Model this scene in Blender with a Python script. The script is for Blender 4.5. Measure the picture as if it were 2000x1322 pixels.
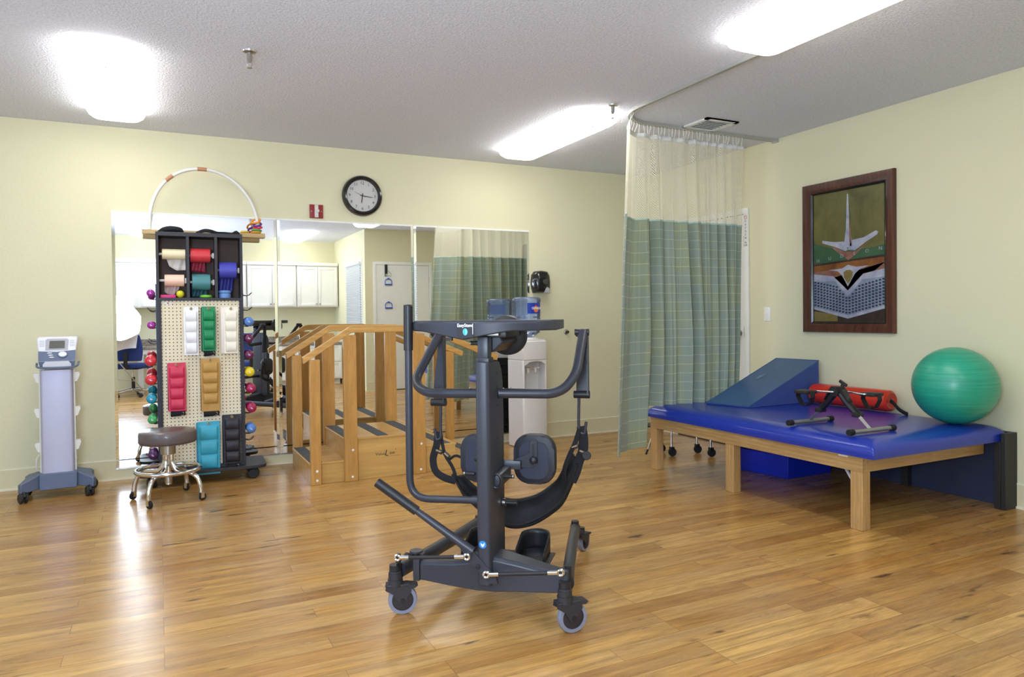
import bpy, bmesh, math, random
from mathutils import Matrix, Vector, Quaternion
random.seed(7)
R=math.radians; PI=math.pi
for o in list(bpy.data.objects): bpy.data.objects.remove(o)
SC=bpy.context.scene; COL=SC.collection

# ------------------------------------------------------------------ camera
def make_camera():
    f,yaw,pitch,roll,shy,h=1395.946,26.3395,0.8669,-0.6612,-22.0,1.1748
    y,p,r=R(yaw),R(pitch),R(roll)
    fw=Vector((math.sin(y)*math.cos(p),math.cos(y)*math.cos(p),-math.sin(p)))
    rt=Vector((math.cos(y),-math.sin(y),0)); up=rt.cross(fw)
    r2=math.cos(r)*rt+math.sin(r)*up; u2=-math.sin(r)*rt+math.cos(r)*up
    M=Matrix(((r2.x,u2.x,-fw.x,0),(r2.y,u2.y,-fw.y,0),(r2.z,u2.z,-fw.z,h),(0,0,0,1)))
    cam=bpy.data.cameras.new('camera'); cam.sensor_fit='HORIZONTAL'; cam.sensor_width=36
    cam.lens=f*36/2000; cam.shift_y=shy/2000; cam.clip_start=.05; cam.clip_end=100
    o=bpy.data.objects.new('camera',cam); COL.objects.link(o); o.matrix_world=M
    SC.camera=o
make_camera()
# ------------------------------------------------------------------ world, exposure, daylight
SC.view_settings.view_transform='Standard'; SC.view_settings.look='None'
SC.view_settings.gamma=1; SC.view_settings.use_curve_mapping=False
SC.view_settings.exposure=EXPO=0.70
w=bpy.data.worlds.new('world'); SC.world=w; w.use_nodes=True
w.node_tree.nodes['Background'].inputs[0].default_value=(.55,.68,1,1)
w.node_tree.nodes['Background'].inputs[1].default_value=1.6
def area(name,loc,rot,sx,sy,energy,col):
    l=bpy.data.lights.new(name,'AREA'); l.shape='RECTANGLE'; l.size=sx; l.size_y=sy; l.energy=energy; l.color=col
    o=bpy.data.objects.new(name,l); o.location=loc; o.rotation_euler=rot; COL.objects.link(o); return o
# skylight entering by the window of the left wall
area('window_daylight',(-2.88,2.2,1.5),(0,R(-90),0),1.3,2.3,26,(.42,.63,1))
LENS=6.2          # emission of the ceiling light lenses
UMB=40.0           # emission of the flash-lit umbrella

# ------------------------------------------------------------------ materials
def s2l(c):
    c=c/255; return c/12.92 if c<=.04045 else ((c+.055)/1.055)**2.4
def S(r,g,b): return (s2l(r),s2l(g),s2l(b),1)
MATS={}
class NT:
    def __init__(s,name):
        s.m=bpy.data.materials.new(name); s.m.use_nodes=True; s.t=s.m.node_tree; s.n=s.t.nodes; s.l=s.t.links
        s.b=s.n['Principled BSDF']; s.out=s.n['Material Output']
    def add(s,kind,**kw):
        nd=s.n.new(kind)
        for k,v in kw.items():
            if k.startswith('i_'):
                nd.inputs[k[2:].replace('_',' ')].default_value=v
            else: setattr(nd,k,v)
        return nd
    def link(s,a,b): s.l.new(a,b)
    def coord(s,scale=(1,1,1),kind='Object'):
        tc=s.add('ShaderNodeTexCoord'); mp=s.add('ShaderNodeMapping'); s.link(tc.outputs[kind],mp.inputs[0])
        mp.inputs['Scale'].default_value=scale; return mp.outputs[0]
    def noise(s,scale,detail=4,rough=.6,vec=None,dist=0):
        n=s.add('ShaderNodeTexNoise'); n.inputs['Scale'].default_value=scale; n.inputs['Detail'].default_value=detail
        n.inputs['Roughness'].default_value=rough; n.inputs['Distortion'].default_value=dist
        if vec is not None: s.link(vec,n.inputs['Vector'])
        return n
    def ramp(s,src,stops,interp='LINEAR'):
        r=s.add('ShaderNodeValToRGB'); cr=r.color_ramp; cr.interpolation=interp
        while len(cr.elements)<len(stops): cr.elements.new(.5)
        for e,(p,c) in zip(cr.elements,stops): e.position=p; e.color=c
        s.link(src,r.inputs[0]); return r.outputs[0]
    def mix(s,fac,a,b,blend='MIX'):
        m=s.add('ShaderNodeMix'); m.data_type='RGBA'; m.blend_type=blend
        for i,v in ((0,fac),(6,a),(7,b)):
            if hasattr(v,'links'): s.link(v,m.inputs[i])
            else: m.inputs[i].default_value=v
        return m.outputs[2]
    def math(s,op,a,b=0.,c=0.):
        m=s.add('ShaderNodeMath'); m.operation=op
        for i,v in enumerate((a,b,c)):
            if hasattr(v,'links'): s.link(v,m.inputs[i])
            else: m.inputs[i].default_value=v
        return m.outputs[0]
    def bump(s,h,strength,dist=.01):
        b=s.add('ShaderNodeBump'); b.inputs['Strength'].default_value=strength; b.inputs['Distance'].default_value=dist
        s.link(h,b.inputs['Height']); s.link(b.outputs[0],s.b.inputs['Normal'])
    def base(s,c): 
        if hasattr(c,'links'): s.link(c,s.b.inputs['Base Color'])
        else: s.b.inputs['Base Color'].default_value=c
def M(name,col=None,rough=.5,metal=0,var=.06,nscale=9,bump=0,bscale=200,emit=None,es=1,spec=.5,coat=0,trans=0,ior=1.45,alpha=1):
    if name in MATS: return MATS[name]
    t=NT(name); b=t.b
    b.inputs['Roughness'].default_value=rough; b.inputs['Metallic'].default_value=metal
    b.inputs['Specular IOR Level'].default_value=spec; b.inputs['Coat Weight'].default_value=coat
    b.inputs['Transmission Weight'].default_value=trans; b.inputs['IOR'].default_value=ior; b.inputs['Alpha'].default_value=alpha
    v=t.coord()
    if var:
        n=t.noise(nscale,3,.6,v); d=tuple(x*(1-var) for x in col[:3])+(1,); u=tuple(min(1,x*(1+var)) for x in col[:3])+(1,)
        t.base(t.ramp(n.outputs[0],[(.3,d),(.7,u)]))
    else: t.base(col)
    if bump:
        n2=t.noise(bscale,2,.5,v); t.bump(n2.outputs[0],bump,.004)
    if emit: b.inputs['Emission Color'].default_value=emit; b.inputs['Emission Strength'].default_value=es
    MATS[name]=t.m; return t.m

def mat_floor():
    t=NT('floor_laminate')
    v=t.coord()
    br=t.add('ShaderNodeTexBrick'); t.link(v,br.inputs['Vector'])
    br.offset=.37; br.offset_frequency=3; br.squash=1
    br.inputs['Color1'].default_value=(0,0,0,1); br.inputs['Color2'].default_value=(1,1,1,1); br.inputs['Mortar'].default_value=(.5,.5,.5,1)
    br.inputs['Scale'].default_value=1; br.inputs['Mortar Size'].default_value=.0011; br.inputs['Mortar Smooth'].default_value=.3
    br.inputs['Bias'].default_value=0; br.inputs['Brick Width'].default_value=.86; br.inputs['Row Height'].default_value=.095
    cell=br.outputs[0]
    off=t.add('ShaderNodeVectorMath'); off.operation='MULTIPLY_ADD'
    t.link(cell,off.inputs[0]); off.inputs[1].default_value=(7,13,3); t.link(v,off.inputs[2])
    def scaled(sc):
        m=t.add('ShaderNodeMapping'); t.link(off.outputs[0],m.inputs[0]); m.inputs['Scale'].default_value=sc; return m.outputs[0]
    g=t.noise(1,6,.62,scaled((2.2,26,1)),.6)
    g2=t.noise(1,5,.7,scaled((9,95,1)),.3)
    cl=t.noise(1,3,.55,scaled((1.8,4.5,1)),.2)
    base=t.ramp(cell,[(0,S(166,118,58)),(.35,S(190,140,72)),(.7,S(200,152,80)),(1,S(216,170,96))])
    c1=t.mix(t.ramp(g.outputs[0],[(.40,(.0,)*3+(1,)),(.66,(1,)*3+(1,))]),base,S(118,80,44))
    c1b=t.mix(.62,base,c1)
    c2=t.mix(t.ramp(cl.outputs[0],[(.35,(0,)*3+(1,)),(.75,(.55,)*3+(1,))]),c1b,S(192,156,104))
    fine=t.ramp(g2.outputs[0],[(.3,(.76,.72,.68,1)),(.7,(1.08,1.08,1.08,1))])
    c3=t.mix(1,c2,fine,'MULTIPLY')
    kn=t.noise(1,3,.5,scaled((3.2,13,1)),.15)
    c4=t.mix(t.ramp(kn.outputs[0],[(.655,(0,)*3+(1,)),(.73,(.85,)*3+(1,))]),c3,S(70,46,30))
    # saw marks
    c5=t.mix(t.math('MULTIPLY',br.outputs['Fac'],.75),c4,S(98,68,38))
    t.base(c5)
    t.link(t.math('MULTIPLY_ADD',g.outputs[0],.16,.17),t.b.inputs['Roughness'])
    t.b.inputs['Specular IOR Level'].default_value=.55
    h=t.math('ADD',t.math('MULTIPLY',g2.outputs[0],.35),t.math('MULTIPLY',br.outputs['Fac'],-1.2))
    t.bump(h,.16,.003)
    return t.m
def mat_ceiling():
    t=NT('ceiling_texture'); v=t.coord()
    n=t.noise(75,4,.65,v); n2=t.noise(2.2,2,.5,v)
    t.base(t.mix(t.ramp(n.outputs[0],[(.35,S(212,209,216)),(.62,S(228,226,232))]),S(228,226,232),S(222,219,226)))
    t.base(t.ramp(n.outputs[0],[(.34,S(228,230,241)),(.62,S(245,247,255))]))
    t.b.inputs['Roughness'].default_value=.95; t.bump(n.outputs[0],.85,.02); return t.m
def mat_wall(name,c):
    t=NT(name); v=t.coord()
    n=t.noise(60,4,.6,v); n2=t.noise(1.3,2,.5,v)
    d=tuple(x*.97 for x in c[:3])+(1,)
    t.base(t.ramp(n2.outputs[0],[(.3,d),(.7,c)]))
    t.b.inputs['Roughness'].default_value=.72; t.bump(n.outputs[0],.22,.006); return t.m
def mat_wood(name,c1,c2,axis='z',scale=1,rough=.42,rings=True):
    if name in MATS: return MATS[name]
    t=NT(name)
    sc={'z':(16,16,1.4),'x':(1.4,16,16),'y':(16,1.4,16)}[axis]
    v=t.coord(tuple(a*scale for a in sc)); n=t.noise(1,5,.6,v,1.2); n2=t.noise(6,4,.7,v,.3)
    v2=t.coord(tuple(a*scale*.35 for a in sc)); wv=t.add('ShaderNodeTexWave'); t.link(v2,wv.inputs['Vector'])
    wv.wave_type='RINGS'; wv.inputs['Scale'].default_value=1.6; wv.inputs['Distortion'].default_value=3.5; wv.inputs['Detail'].default_value=2
    a=t.ramp(n.outputs[0],[(.3,c1),(.7,c2)])
    b=t.mix(t.math('MULTIPLY',wv.outputs['Fac'],.35),a,tuple(x*.72 for x in c1[:3])+(1,))
    c=t.mix(t.ramp(n2.outputs[0],[(.35,(.35,)*3+(1,)),(.6,(0,)*3+(1,))]),b,tuple(x*.6 for x in c1[:3])+(1,))
    t.base(c); t.b.inputs['Roughness'].default_value=rough; t.bump(n2.outputs[0],.08,.002)
    MATS[name]=t.m; return t.m
def mat_emit(name,c,s):
    if name in MATS: return MATS[name]
    t=NT(name); t.base(c); t.b.inputs['Emission Color'].default_value=c; t.b.inputs['Emission Strength'].default_value=s
    t.b.inputs['Roughness'].default_value=.4; MATS[name]=t.m; return t.m
def mat_mirror():
    t=NT('mirror_silver'); v=t.coord(); n=t.noise(1.5,1,.5,v)
    t.base(t.ramp(n.outputs[0],[(0,(.93,.95,.94,1)),(1,(.95,.965,.955,1))]))
    t.b.inputs['Metallic'].default_value=1; t.b.inputs['Roughness'].default_value=0.0; return t.m
def mat_glass(name,c,rough=.03,mixf=.82):
    # thin sheet: mostly see-through with a clear coat reflection
    t=NT(name); tr=t.add('ShaderNodeBsdfTransparent'); tr.inputs[0].default_value=c
    gl=t.add('ShaderNodeBsdfGlossy'); gl.inputs['Roughness'].default_value=rough
    fr=t.add('ShaderNodeLayerWeight'); fr.inputs[0].default_value=.35
    mx=t.add('ShaderNodeMixShader'); t.link(t.math('MULTIPLY_ADD',fr.outputs['Fresnel'],.75,1-mixf-.12),mx.inputs[0])
    t.link(tr.outputs[0],mx.inputs[1]); t.link(gl.outputs[0],mx.inputs[2]); t.link(mx.outputs[0],t.out.inputs[0])
    return t.m
def mat_plaid():
    t=NT('plaid_curtain_cloth'); tc=t.add('ShaderNodeTexCoord'); sx=t.add('ShaderNodeSeparateXYZ'); t.link(tc.outputs['UV'],sx.inputs[0])
    u,vv=sx.outputs[0],sx.outputs[1]
    n=t.noise(2.4,2,.5,tc.outputs['UV']); n3=t.noise(30,3,.6,tc.outputs['UV'])
    def line(c,per,wd,ph=0):
        f=t.math('FRACT',t.math('ADD',t.math('DIVIDE',c,per),ph)); d=t.math('ABSOLUTE',t.math('SUBTRACT',f,.5))
        return t.math('LESS_THAN',d,wd)
    base=t.ramp(n.outputs[0],[(.25,S(136,152,130)),(.45,S(146,160,150)),(.6,S(154,162,132)),(.8,S(160,174,166))])
    blk=t.add('ShaderNodeTexBrick'); t.link(tc.outputs['UV'],blk.inputs['Vector']); blk.inputs['Scale'].default_value=1
    blk.inputs['Brick Width'].default_value=.115; blk.inputs['Row Height'].default_value=.082; blk.inputs['Mortar Size'].default_value=0; blk.offset=0
    blk.inputs['Color1'].default_value=(0,0,0,1); blk.inputs['Color2'].default_value=(1,1,1,1)
    c=t.mix(t.math('MULTIPLY',blk.outputs[0],.10),base,S(126,146,118))
    lh=line(vv,.082,.034); lv=line(u,.145,.012)
    lines=t.math('MAXIMUM',lh,t.math('MULTIPLY',lv,.5))
    fac=t.math('MULTIPLY',lines,t.ramp(n.outputs[0],[(.3,(.45,)*3+(1,)),(.65,(.85,)*3+(1,))]))
    c=t.mix(fac,c,S(196,202,166)); t.base(c)
    t.b.inputs['Roughness'].default_value=.85; t.bump(n3.outputs[0],.1,.002)
    t.b.inputs['Sheen Weight'].default_value=.2
    tl=t.add('ShaderNodeBsdfTranslucent'); t.link(c,tl.inputs[0])
    mx=t.add('ShaderNodeMixShader'); mx.inputs[0].default_value=.08
    t.link(t.b.outputs[0],mx.inputs[1]); t.link(tl.outputs[0],mx.inputs[2]); t.link(mx.outputs[0],t.out.inputs[0])
    return t.m
def mat_net():
    t=NT('curtain_net'); tc=t.add('ShaderNodeTexCoord'); mp=t.add('ShaderNodeMapping'); t.link(tc.outputs['UV'],mp.inputs[0])
    mp.inputs['Rotation'].default_value=(0,0,R(45)); sx=t.add('ShaderNodeSeparateXYZ'); t.link(mp.outputs[0],sx.inputs[0])
    P=.0135
    def c(a):
        f=t.math('FRACT',t.math('DIVIDE',a,P)); return t.math('ABSOLUTE',t.math('SUBTRACT',f,.5))
    hole=t.math('LESS_THAN',t.math('MAXIMUM',c(sx.outputs[0]),c(sx.outputs[1])),.30)
    t.base(S(236,232,210)); t.b.inputs['Roughness'].default_value=.8
    tl=t.add('ShaderNodeBsdfTranslucent'); tl.inputs[0].default_value=S(238,234,212)
    m1=t.add('ShaderNodeMixShader'); m1.inputs[0].default_value=.35; t.link(t.b.outputs[0],m1.inputs[1]); t.link(tl.outputs[0],m1.inputs[2])
    tr=t.add('ShaderNodeBsdfTransparent'); m2=t.add('ShaderNodeMixShader'); t.link(hole,m2.inputs[0])
    t.link(m1.outputs[0],m2.inputs[1]); t.link(tr.outputs[0],m2.inputs[2]); t.link(m2.outputs[0],t.out.inputs[0])
    return t.m
def mat_peg():
    t=NT('pegboard_face'); tc=t.add('ShaderNodeTexCoord'); sx=t.add('ShaderNodeSeparateXYZ'); t.link(tc.outputs['Object'],sx.inputs[0])
    P=.0245
    def c(a):
        f=t.math('FRACT',t.math('DIVIDE',a,P)); return t.math('POWER',t.math('SUBTRACT',f,.5),2)
    d=t.math('ADD',c(sx.outputs[0]),c(sx.outputs[2])); hole=t.math('LESS_THAN',d,.026)
    n=t.noise(5,3,.5,tc.outputs['Object'])
    t.base(t.mix(hole,t.ramp(n.outputs[0],[(.3,S(226,212,178)),(.7,S(236,224,194))]),S(52,44,34)))
    t.b.inputs['Roughness'].default_value=.6; return t.m
def mat_granite():
    t=NT('speckled_laminate'); v=t.coord(); n=t.noise(38,5,.7,v)
    t.base(t.ramp(n.outputs[0],[(.3,S(84,78,72)),(.48,S(134,122,108)),(.7,S(178,166,148))])); t.b.inputs['Roughness'].default_value=.3; return t.m

m_floor=mat_floor(); m_ceil=mat_ceiling()
WC=S(225,220,184)
m_wall=mat_wall('wall_paint',WC); m_base=M('vinyl_cove_base',S(222,214,176),.45,var=.02)
m_shoe=M('shoe_strip',S(240,234,208),.4,var=.02)
m_white=M('white_paint',S(238,238,232),.4,var=.02); m_wplastic=M('white_plastic',S(232,230,222),.35,var=.02)
m_mirror=mat_mirror()
m_char=M('charcoal_powder_coat',S(52,54,62),.36,0,var=.04,bump=.06,bscale=900,spec=.5)
m_black=M('black_plastic',S(34,34,36),.42,var=.1); m_rubber=M('black_rubber',S(26,26,28),.75,var=.1)
m_chrome=M('chrome',S(225,226,228),.12,1,var=0); m_steel=M('brushed_steel',S(180,178,172),.3,1,var=.05)
m_blackfab=M('black_webbing',S(26,26,30),.85,var=.2,bump=.3,bscale=700)
m_lens=mat_emit('light_lens',(1,.985,.955,1),LENS)
# ------------------------------------------------------------------ geometry helpers
def catmull(pts,sub=8):
    P=[Vector(p) for p in pts]
    if len(P)<3: return P
    out=[]
    for i in range(len(P)-1):
        p0=P[i-1] if i>0 else P[0]*2-P[1]; p1=P[i]; p2=P[i+1]; p3=P[i+2] if i+2<len(P) else P[-1]*2-P[-2]
        for k in range(sub):
            t=k/sub; out.append(.5*((2*p1)+(-p0+p2)*t+(2*p0-5*p1+4*p2-p3)*t*t+(-p0+3*p1-3*p2+p3)*t**3))
    out.append(P[-1]); return out
def fillet(pts,r,seg=6):
    P=[Vector(p) for p in pts]; out=[P[0]]
    for i in range(1,len(P)-1):
        a=(P[i-1]-P[i]); b=(P[i+1]-P[i]); la,lb=a.length,b.length; a.normalize(); b.normalize()
        d=min(r,la*.49,lb*.49); s=P[i]+a*d; e=P[i]+b*d
        for k in range(seg+1):
            t=k/seg; out.append((1-t)**2*s+2*t*(1-t)*P[i]+t*t*e)
    out.append(P[-1]); return out
class MB:
    def __init__(s): s.bm=bmesh.new(); s.mats=[]; s.uv=None
    def mi(s,m):
        if m not in s.mats: s.mats.append(m)
        return s.mats.index(m)
    def faces(s,vs,fs,m,mat=None):
        V=[s.bm.verts.new((mat@Vector(v)) if mat is not None else v) for v in vs]; i=s.mi(m); out=[]
        for f in fs:
            try: fc=s.bm.faces.new([V[k] for k in f]); fc.material_index=i; fc.smooth=True; out.append(fc)
            except ValueError: pass
        return V,out
    def box(s,lo,hi,m,mat=None,bev=0,seg=2):
        x0,y0,z0=lo; x1,y1,z1=hi
        vs=[(x0,y0,z0),(x1,y0,z0),(x1,y1,z0),(x0,y1,z0),(x0,y0,z1),(x1,y0,z1),(x1,y1,z1),(x0,y1,z1)]
        fs=[(0,3,2,1),(4,5,6,7),(0,1,5,4),(1,2,6,5),(2,3,7,6),(3,0,4,7)]
        V,F=s.faces(vs,fs,m,mat)
        if bev:
            E=set(e for f in F for e in f.edges)
            r=bmesh.ops.bevel(s.bm,geom=list(E),offset=bev,segments=seg,affect='EDGES',profile=.5)
            for f in r['faces']: f.smooth=True
        return s
    def prism(s,poly,d0,d1,m,mat=None,bev=0):
        # poly in (a,b) -> (x=a, z=b), extruded along y from d0 to d1 ; mat re-orients
        n=len(poly); vs=[(a,d0,b) for a,b in poly]+[(a,d1,b) for a,b in poly]
        fs=[tuple(range(n)),tuple(range(2*n-1,n-1,-1))]+[(i,(i+n),(i+1)%n+n,(i+1)%n) for i in range(n)]
        V,F=s.faces(vs,fs,m,mat)
        if bev:
            E=[e for e in F[0].edges]+[e for e in F[1].edges]
            bmesh.ops.bevel(s.bm,geom=list(set(E)),offset=bev,segments=2,affect='EDGES',profile=.5)
        bmesh.ops.recalc_face_normals(s.bm,faces=s.bm.faces[:])
        return s
    def tube(s,pts,r,m,seg=12,caps=True,mat=None,flat=None,r1=None):
        P=[Vector(p) for p in pts]; n=len(P); rings=[]
        if n<2: return s
        t0=(P[1]-P[0]).normalized(); ref=Vector((0,0,1)) if abs(t0.z)<.9 else Vector((1,0,0))
        if flat is not None and flat[2] is not None: ref=Vector(flat[2])
        u=(ref-t0*ref.dot(t0)).normalized(); i=s.mi(m)
        for k in range(n):
            t=(P[min(k+1,n-1)]-P[max(k-1,0)]).normalized()
            u=(u-t*u.dot(t)).normalized(); v=t.cross(u)
            rr=r if r1 is None else r+(r1-r)*k/(n-1); ring=[]
            for j in range(seg):
                a=2*PI*j/seg
                if flat: off=u*math.cos(a)*flat[0]+v*math.sin(a)*flat[1]
                else: off=(u*math.cos(a)+v*math.sin(a))*rr
                p=P[k]+off; ring.append(s.bm.verts.new(mat@p if mat is not None else p))
            rings.append(ring)
        for k in range(n-1):
            for j in range(seg):
                f=s.bm.faces.new((rings[k][j],rings[k][(j+1)%seg],rings[k+1][(j+1)%seg],rings[k+1][j])); f.smooth=True; f.material_index=i
        if caps:
            f=s.bm.faces.new(rings[0][::-1]); f.material_index=i; f=s.bm.faces.new(rings[-1]); f.material_index=i
        return s
    def rod(s,a,b,r,m,seg=12,r1=None,mat=None): return s.tube([a,b],r,m,seg,True,mat,r1=r1)
    def lathe(s,prof,m,c=(0,0,0),axis=(0,0,1),seg=24,sx=1,sy=1,mat=None):
        q=Vector((0,0,1)).rotation_difference(Vector(axis).normalized()); c=Vector(c); rings=[]; i=s.mi(m)
        for r,z in prof:
            if r<1e-6: p=c+q@Vector((0,0,z)); rings.append([s.bm.verts.new(mat@p if mat is not None else p)]); continue
            ring=[]
            for j in range(seg):
                p=c+q@Vector((r*sx*math.cos(2*PI*j/seg),r*sy*math.sin(2*PI*j/seg),z)); ring.append(s.bm.verts.new(mat@p if mat is not None else p))
            rings.append(ring)
        for k in range(len(rings)-1):
            A,B=rings[k],rings[k+1]
            for j in range(seg):
                a0=A[j%len(A)]; a1=A[(j+1)%len(A)]; b0=B[j%len(B)]; b1=B[(j+1)%len(B)]
                vs=[]
                for x in (a0,a1,b1,b0):
                    if x not in vs: vs.append(x)
                if len(vs)>2:
                    f=s.bm.faces.new(vs); f.smooth=True; f.material_index=i
        return s
    def disc(s,c,r,t,m,axis=(0,0,1),seg=24,rnd=0,mat=None):
        p=[(0,0),(r-rnd,0)]+([(r,rnd),(r,t-rnd)] if rnd else [(r,0),(r,t)][1:] if False else [(r,0),(r,t)])+[(r-rnd,t),(0,t)]
        if not rnd: p=[(0,0),(r,0),(r,t),(0,t)]
        return s.lathe(p,m,c,axis,seg,mat=mat)
    def ball(s,c,r,m,seg=20,sc=(1,1,1),mat=None):
        q=[(math.sin(PI*k/10)*r,-math.cos(PI*k/10)*r*sc[2]) for k in range(11)]; q[0]=(0,q[0][1]); q[-1]=(0,q[-1][1])
        return s.lathe(q,m,c,(0,0,1),seg,sc[0],sc[1],mat)
    def torus(s,c,R0,r,m,axis=(0,0,1),seg=28,s2=8,mat=None,arc=2*PI,sx=1,sy=1):
        q=Vector((0,0,1)).rotation_difference(Vector(axis).normalized()); c=Vector(c)
        n=seg if arc>=2*PI-.01 else seg+1
        pts=[c+q@Vector((R0*sx*math.cos(arc*k/seg),R0*sy*math.sin(arc*k/seg),0)) for k in range(n)]
        if arc>=2*PI-.01: return s.loop(pts,r,m,s2,mat)
        return s.tube(pts,r,m,s2,True,mat)
    def loop(s,pts,r,m,seg=8,mat=None,flat=None):
        P=[Vector(p) for p in pts]; n=len(P); i=s.mi(m)
        nrm=sum(((P[k]-P[k-1]).cross(P[(k+1)%n]-P[k]) for k in range(n)),Vector()).normalized(); rings=[]
        for k in range(n):
            t=(P[(k+1)%n]-P[k-1]).normalized(); v=t.cross(nrm).normalized(); ring=[]
            for j in range(seg):
                a=2*PI*j/seg; p=P[k]+(nrm*math.cos(a)*(flat[0] if flat else r)+v*math.sin(a)*(flat[1] if flat else r)); ring.append(s.bm.verts.new(mat@p if mat is not None else p))
            rings.append(ring)
        for k in range(n):
            A,B=rings[k],rings[(k+1)%n]
            for j in range(seg):
                f=s.bm.faces.new((A[j],A[(j+1)%seg],B[(j+1)%seg],B[j])); f.smooth=True; f.material_index=i
        return s
    def grid(s,fn,nu,nv,m,uvfn=None,mat=None,close_u=False):
        i=s.mi(m); V=[[None]*(nv+1) for _ in range(nu+1)]
        for a in range(nu+1):
            for b in range(nv+1):
                p=Vector(fn(a/nu,b/nv)); V[a][b]=s.bm.verts.new(mat@p if mat is not None else p)
        if uvfn and s.uv is None: s.uv=s.bm.loops.layers.uv.new('UVMap')
        for a in range(nu):
            for b in range(nv):
                f=s.bm.faces.new((V[a][b],V[a+1][b],V[a+1][b+1],V[a][b+1])); f.smooth=True; f.material_index=i
                if uvfn:
                    for lp,(aa,bb) in zip(f.loops,((a,b),(a+1,b),(a+1,b+1),(a,b+1))): lp[s.uv].uv=uvfn(aa/nu,bb/nv)
        return s
    def text(s,string,size,m,mat,ext=.0004,align='CENTER',spacing=1,xs=1,bold=0):
        cu=bpy.data.curves.new('t','FONT'); cu.body=string; cu.size=size; cu.extrude=ext; cu.align_x=align; cu.align_y='CENTER'
        cu.space_character=spacing; cu.resolution_u=2; cu.offset=bold
        o=bpy.data.objects.new('t',cu); COL.objects.link(o); dg=bpy.context.evaluated_depsgraph_get()
        me=bpy.data.meshes.new_from_object(o.evaluated_get(dg)); i=s.mi(m)
        V=[s.bm.verts.new(mat@Vector((v.co.x*xs,v.co.y,v.co.z))) for v in me.vertices]
        for p in me.polygons:
            try: f=s.bm.faces.new([V[k] for k in p.vertices]); f.material_index=i
            except ValueError: pass
        bpy.data.objects.remove(o); bpy.data.curves.remove(cu); bpy.data.meshes.remove(me); return s
    def build(s,name,parent=None,W=False,bevel=0,recalc=True,sharp=38,solid=0,subd=0):
        if recalc: bmesh.ops.recalc_face_normals(s.bm,faces=s.bm.faces[:])
        if W and parent is not None: s.bm.transform(parent.matrix_basis.inverted() if parent.parent is None else (parent.parent.matrix_basis@parent.matrix_basis).inverted())
        me=bpy.data.meshes.new(name); s.bm.to_mesh(me); s.bm.free()
        for m in s.mats: me.materials.append(m)
        try: me.set_sharp_from_angle(angle=R(sharp))
        except Exception: pass
        o=bpy.data.objects.new(name,me); COL.objects.link(o)
        if parent is not None: o.parent=parent
        if solid:
            md=o.modifiers.new('thickness','SOLIDIFY'); md.thickness=solid; md.offset=0
        if bevel:
            md=o.modifiers.new('bevel','BEVEL'); md.width=bevel; md.segments=2; md.limit_method='ANGLE'; md.angle_limit=R(40)
        if subd:
            md=o.modifiers.new('subd','SUBSURF'); md.levels=subd; md.render_levels=subd
        return o
def thing(name,label,cat,loc=(0,0,0),rz=0,group=None):
    o=bpy.data.objects.new(name,None); o.empty_display_size=.1; COL.objects.link(o); o.location=loc; o.rotation_euler=(0,0,rz)
    o.matrix_basis=Matrix.Translation(loc)@Matrix.Rotation(rz,4,'Z')
    o['label']=label; o['category']=cat
    if group: o['group']=group
    return o
def tag(o,label,cat,group=None):
    o['label']=label; o['category']=cat
    if group: o['group']=group
    return o
def struct(o): o['kind']='structure'; return o
def lab(o,l): o['label']=l; return o
def children(o): return [c for c in bpy.data.objects if c.parent==o]
def copy_tree(o,parent=None):
    c=o.copy(); COL.objects.link(c); c.parent=parent
    for ch in children(o): copy_tree(ch,c)
    return c
def B(lo,hi,m,**k): b=MB(); b.box(lo,hi,m,**k); return b
def T(*a): return Matrix.Translation(a)
def RX(d): return Matrix.Rotation(R(d),4,'X')
def RY(d): return Matrix.Rotation(R(d),4,'Y')
def RZ(d): return Matrix.Rotation(R(d),4,'Z')
# text facing -Y in the world (standing on a wall): x stays x, y becomes z
FACE=RX(90)
def rrect(w,h,r,n=5,cx=0,cz=0):
    out=[]
    for sx,sz,a0 in ((1,1,0),(-1,1,90),(-1,-1,180),(1,-1,270)):
        for k in range(n+1):
            a=R(a0+90*k/n); out.append((cx+sx*(w/2-r)+r*math.cos(a),cz+sz*(h/2-r)+r*math.sin(a)))
    return out

# ------------------------------------------------------------------ room shell
XL,XR,YB,YF,H=-2.8,4.562,6.021,-1.45,2.6
BX,BY=2.98,.72          # closet block in the near right part of the room
struct(B((XL-.15,YF-.15,-.12),(XR+.15,YB+.15,0),m_floor).build('floor'))
struct(B((XL-.15,YF-.15,H),(XR+.15,YB+.15,H+.12),m_ceil).build('ceiling'))
struct(B((XL-.12,YB,0),(XR+.12,YB+.12,H),m_wall).build('wall_back'))
struct(B((XR,YF-.12,0),(XR+.12,YB,H),m_wall).build('wall_right'))
struct(B((XL-.12,YF-.12,0),(XR,YF,H),m_wall).build('wall_rear'))
b=MB(); wy0,wy1,wz0,wz1=1.0,3.4,.85,2.15
b.box((XL-.12,YF,0),(XL,wy0,H),m_wall).box((XL-.12,wy1,0),(XL,YB,H),m_wall).box((XL-.12,wy0,0),(XL,wy1,wz0),m_wall).box((XL-.12,wy0,wz1),(XL,wy1,H),m_wall)
struct(b.build('wall_left'))
wn=bpy.data.objects.new('window_2',None); COL.objects.link(wn); wn.location=(XL,(wy0+wy1)/2,wz0); wn.matrix_basis=T(*wn.location); struct(wn)
b=MB()
for y in (wy0,(wy0+wy1)/2-.02,wy1-.05): b.box((XL-.1,y,wz0),(XL-.04,y+.05,wz1),m_white)
for z in (wz0,wz1-.05,): b.box((XL-.1,wy0,z),(XL-.04,wy1,z+.05),m_white)
b.build('window_frame',wn,W=True)
b=B((XL-.04,wy0-.03,wz0-.03),(XL+.05,wy1+.03,wz0),m_white); b.build('window_sill',wn,W=True)
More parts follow.
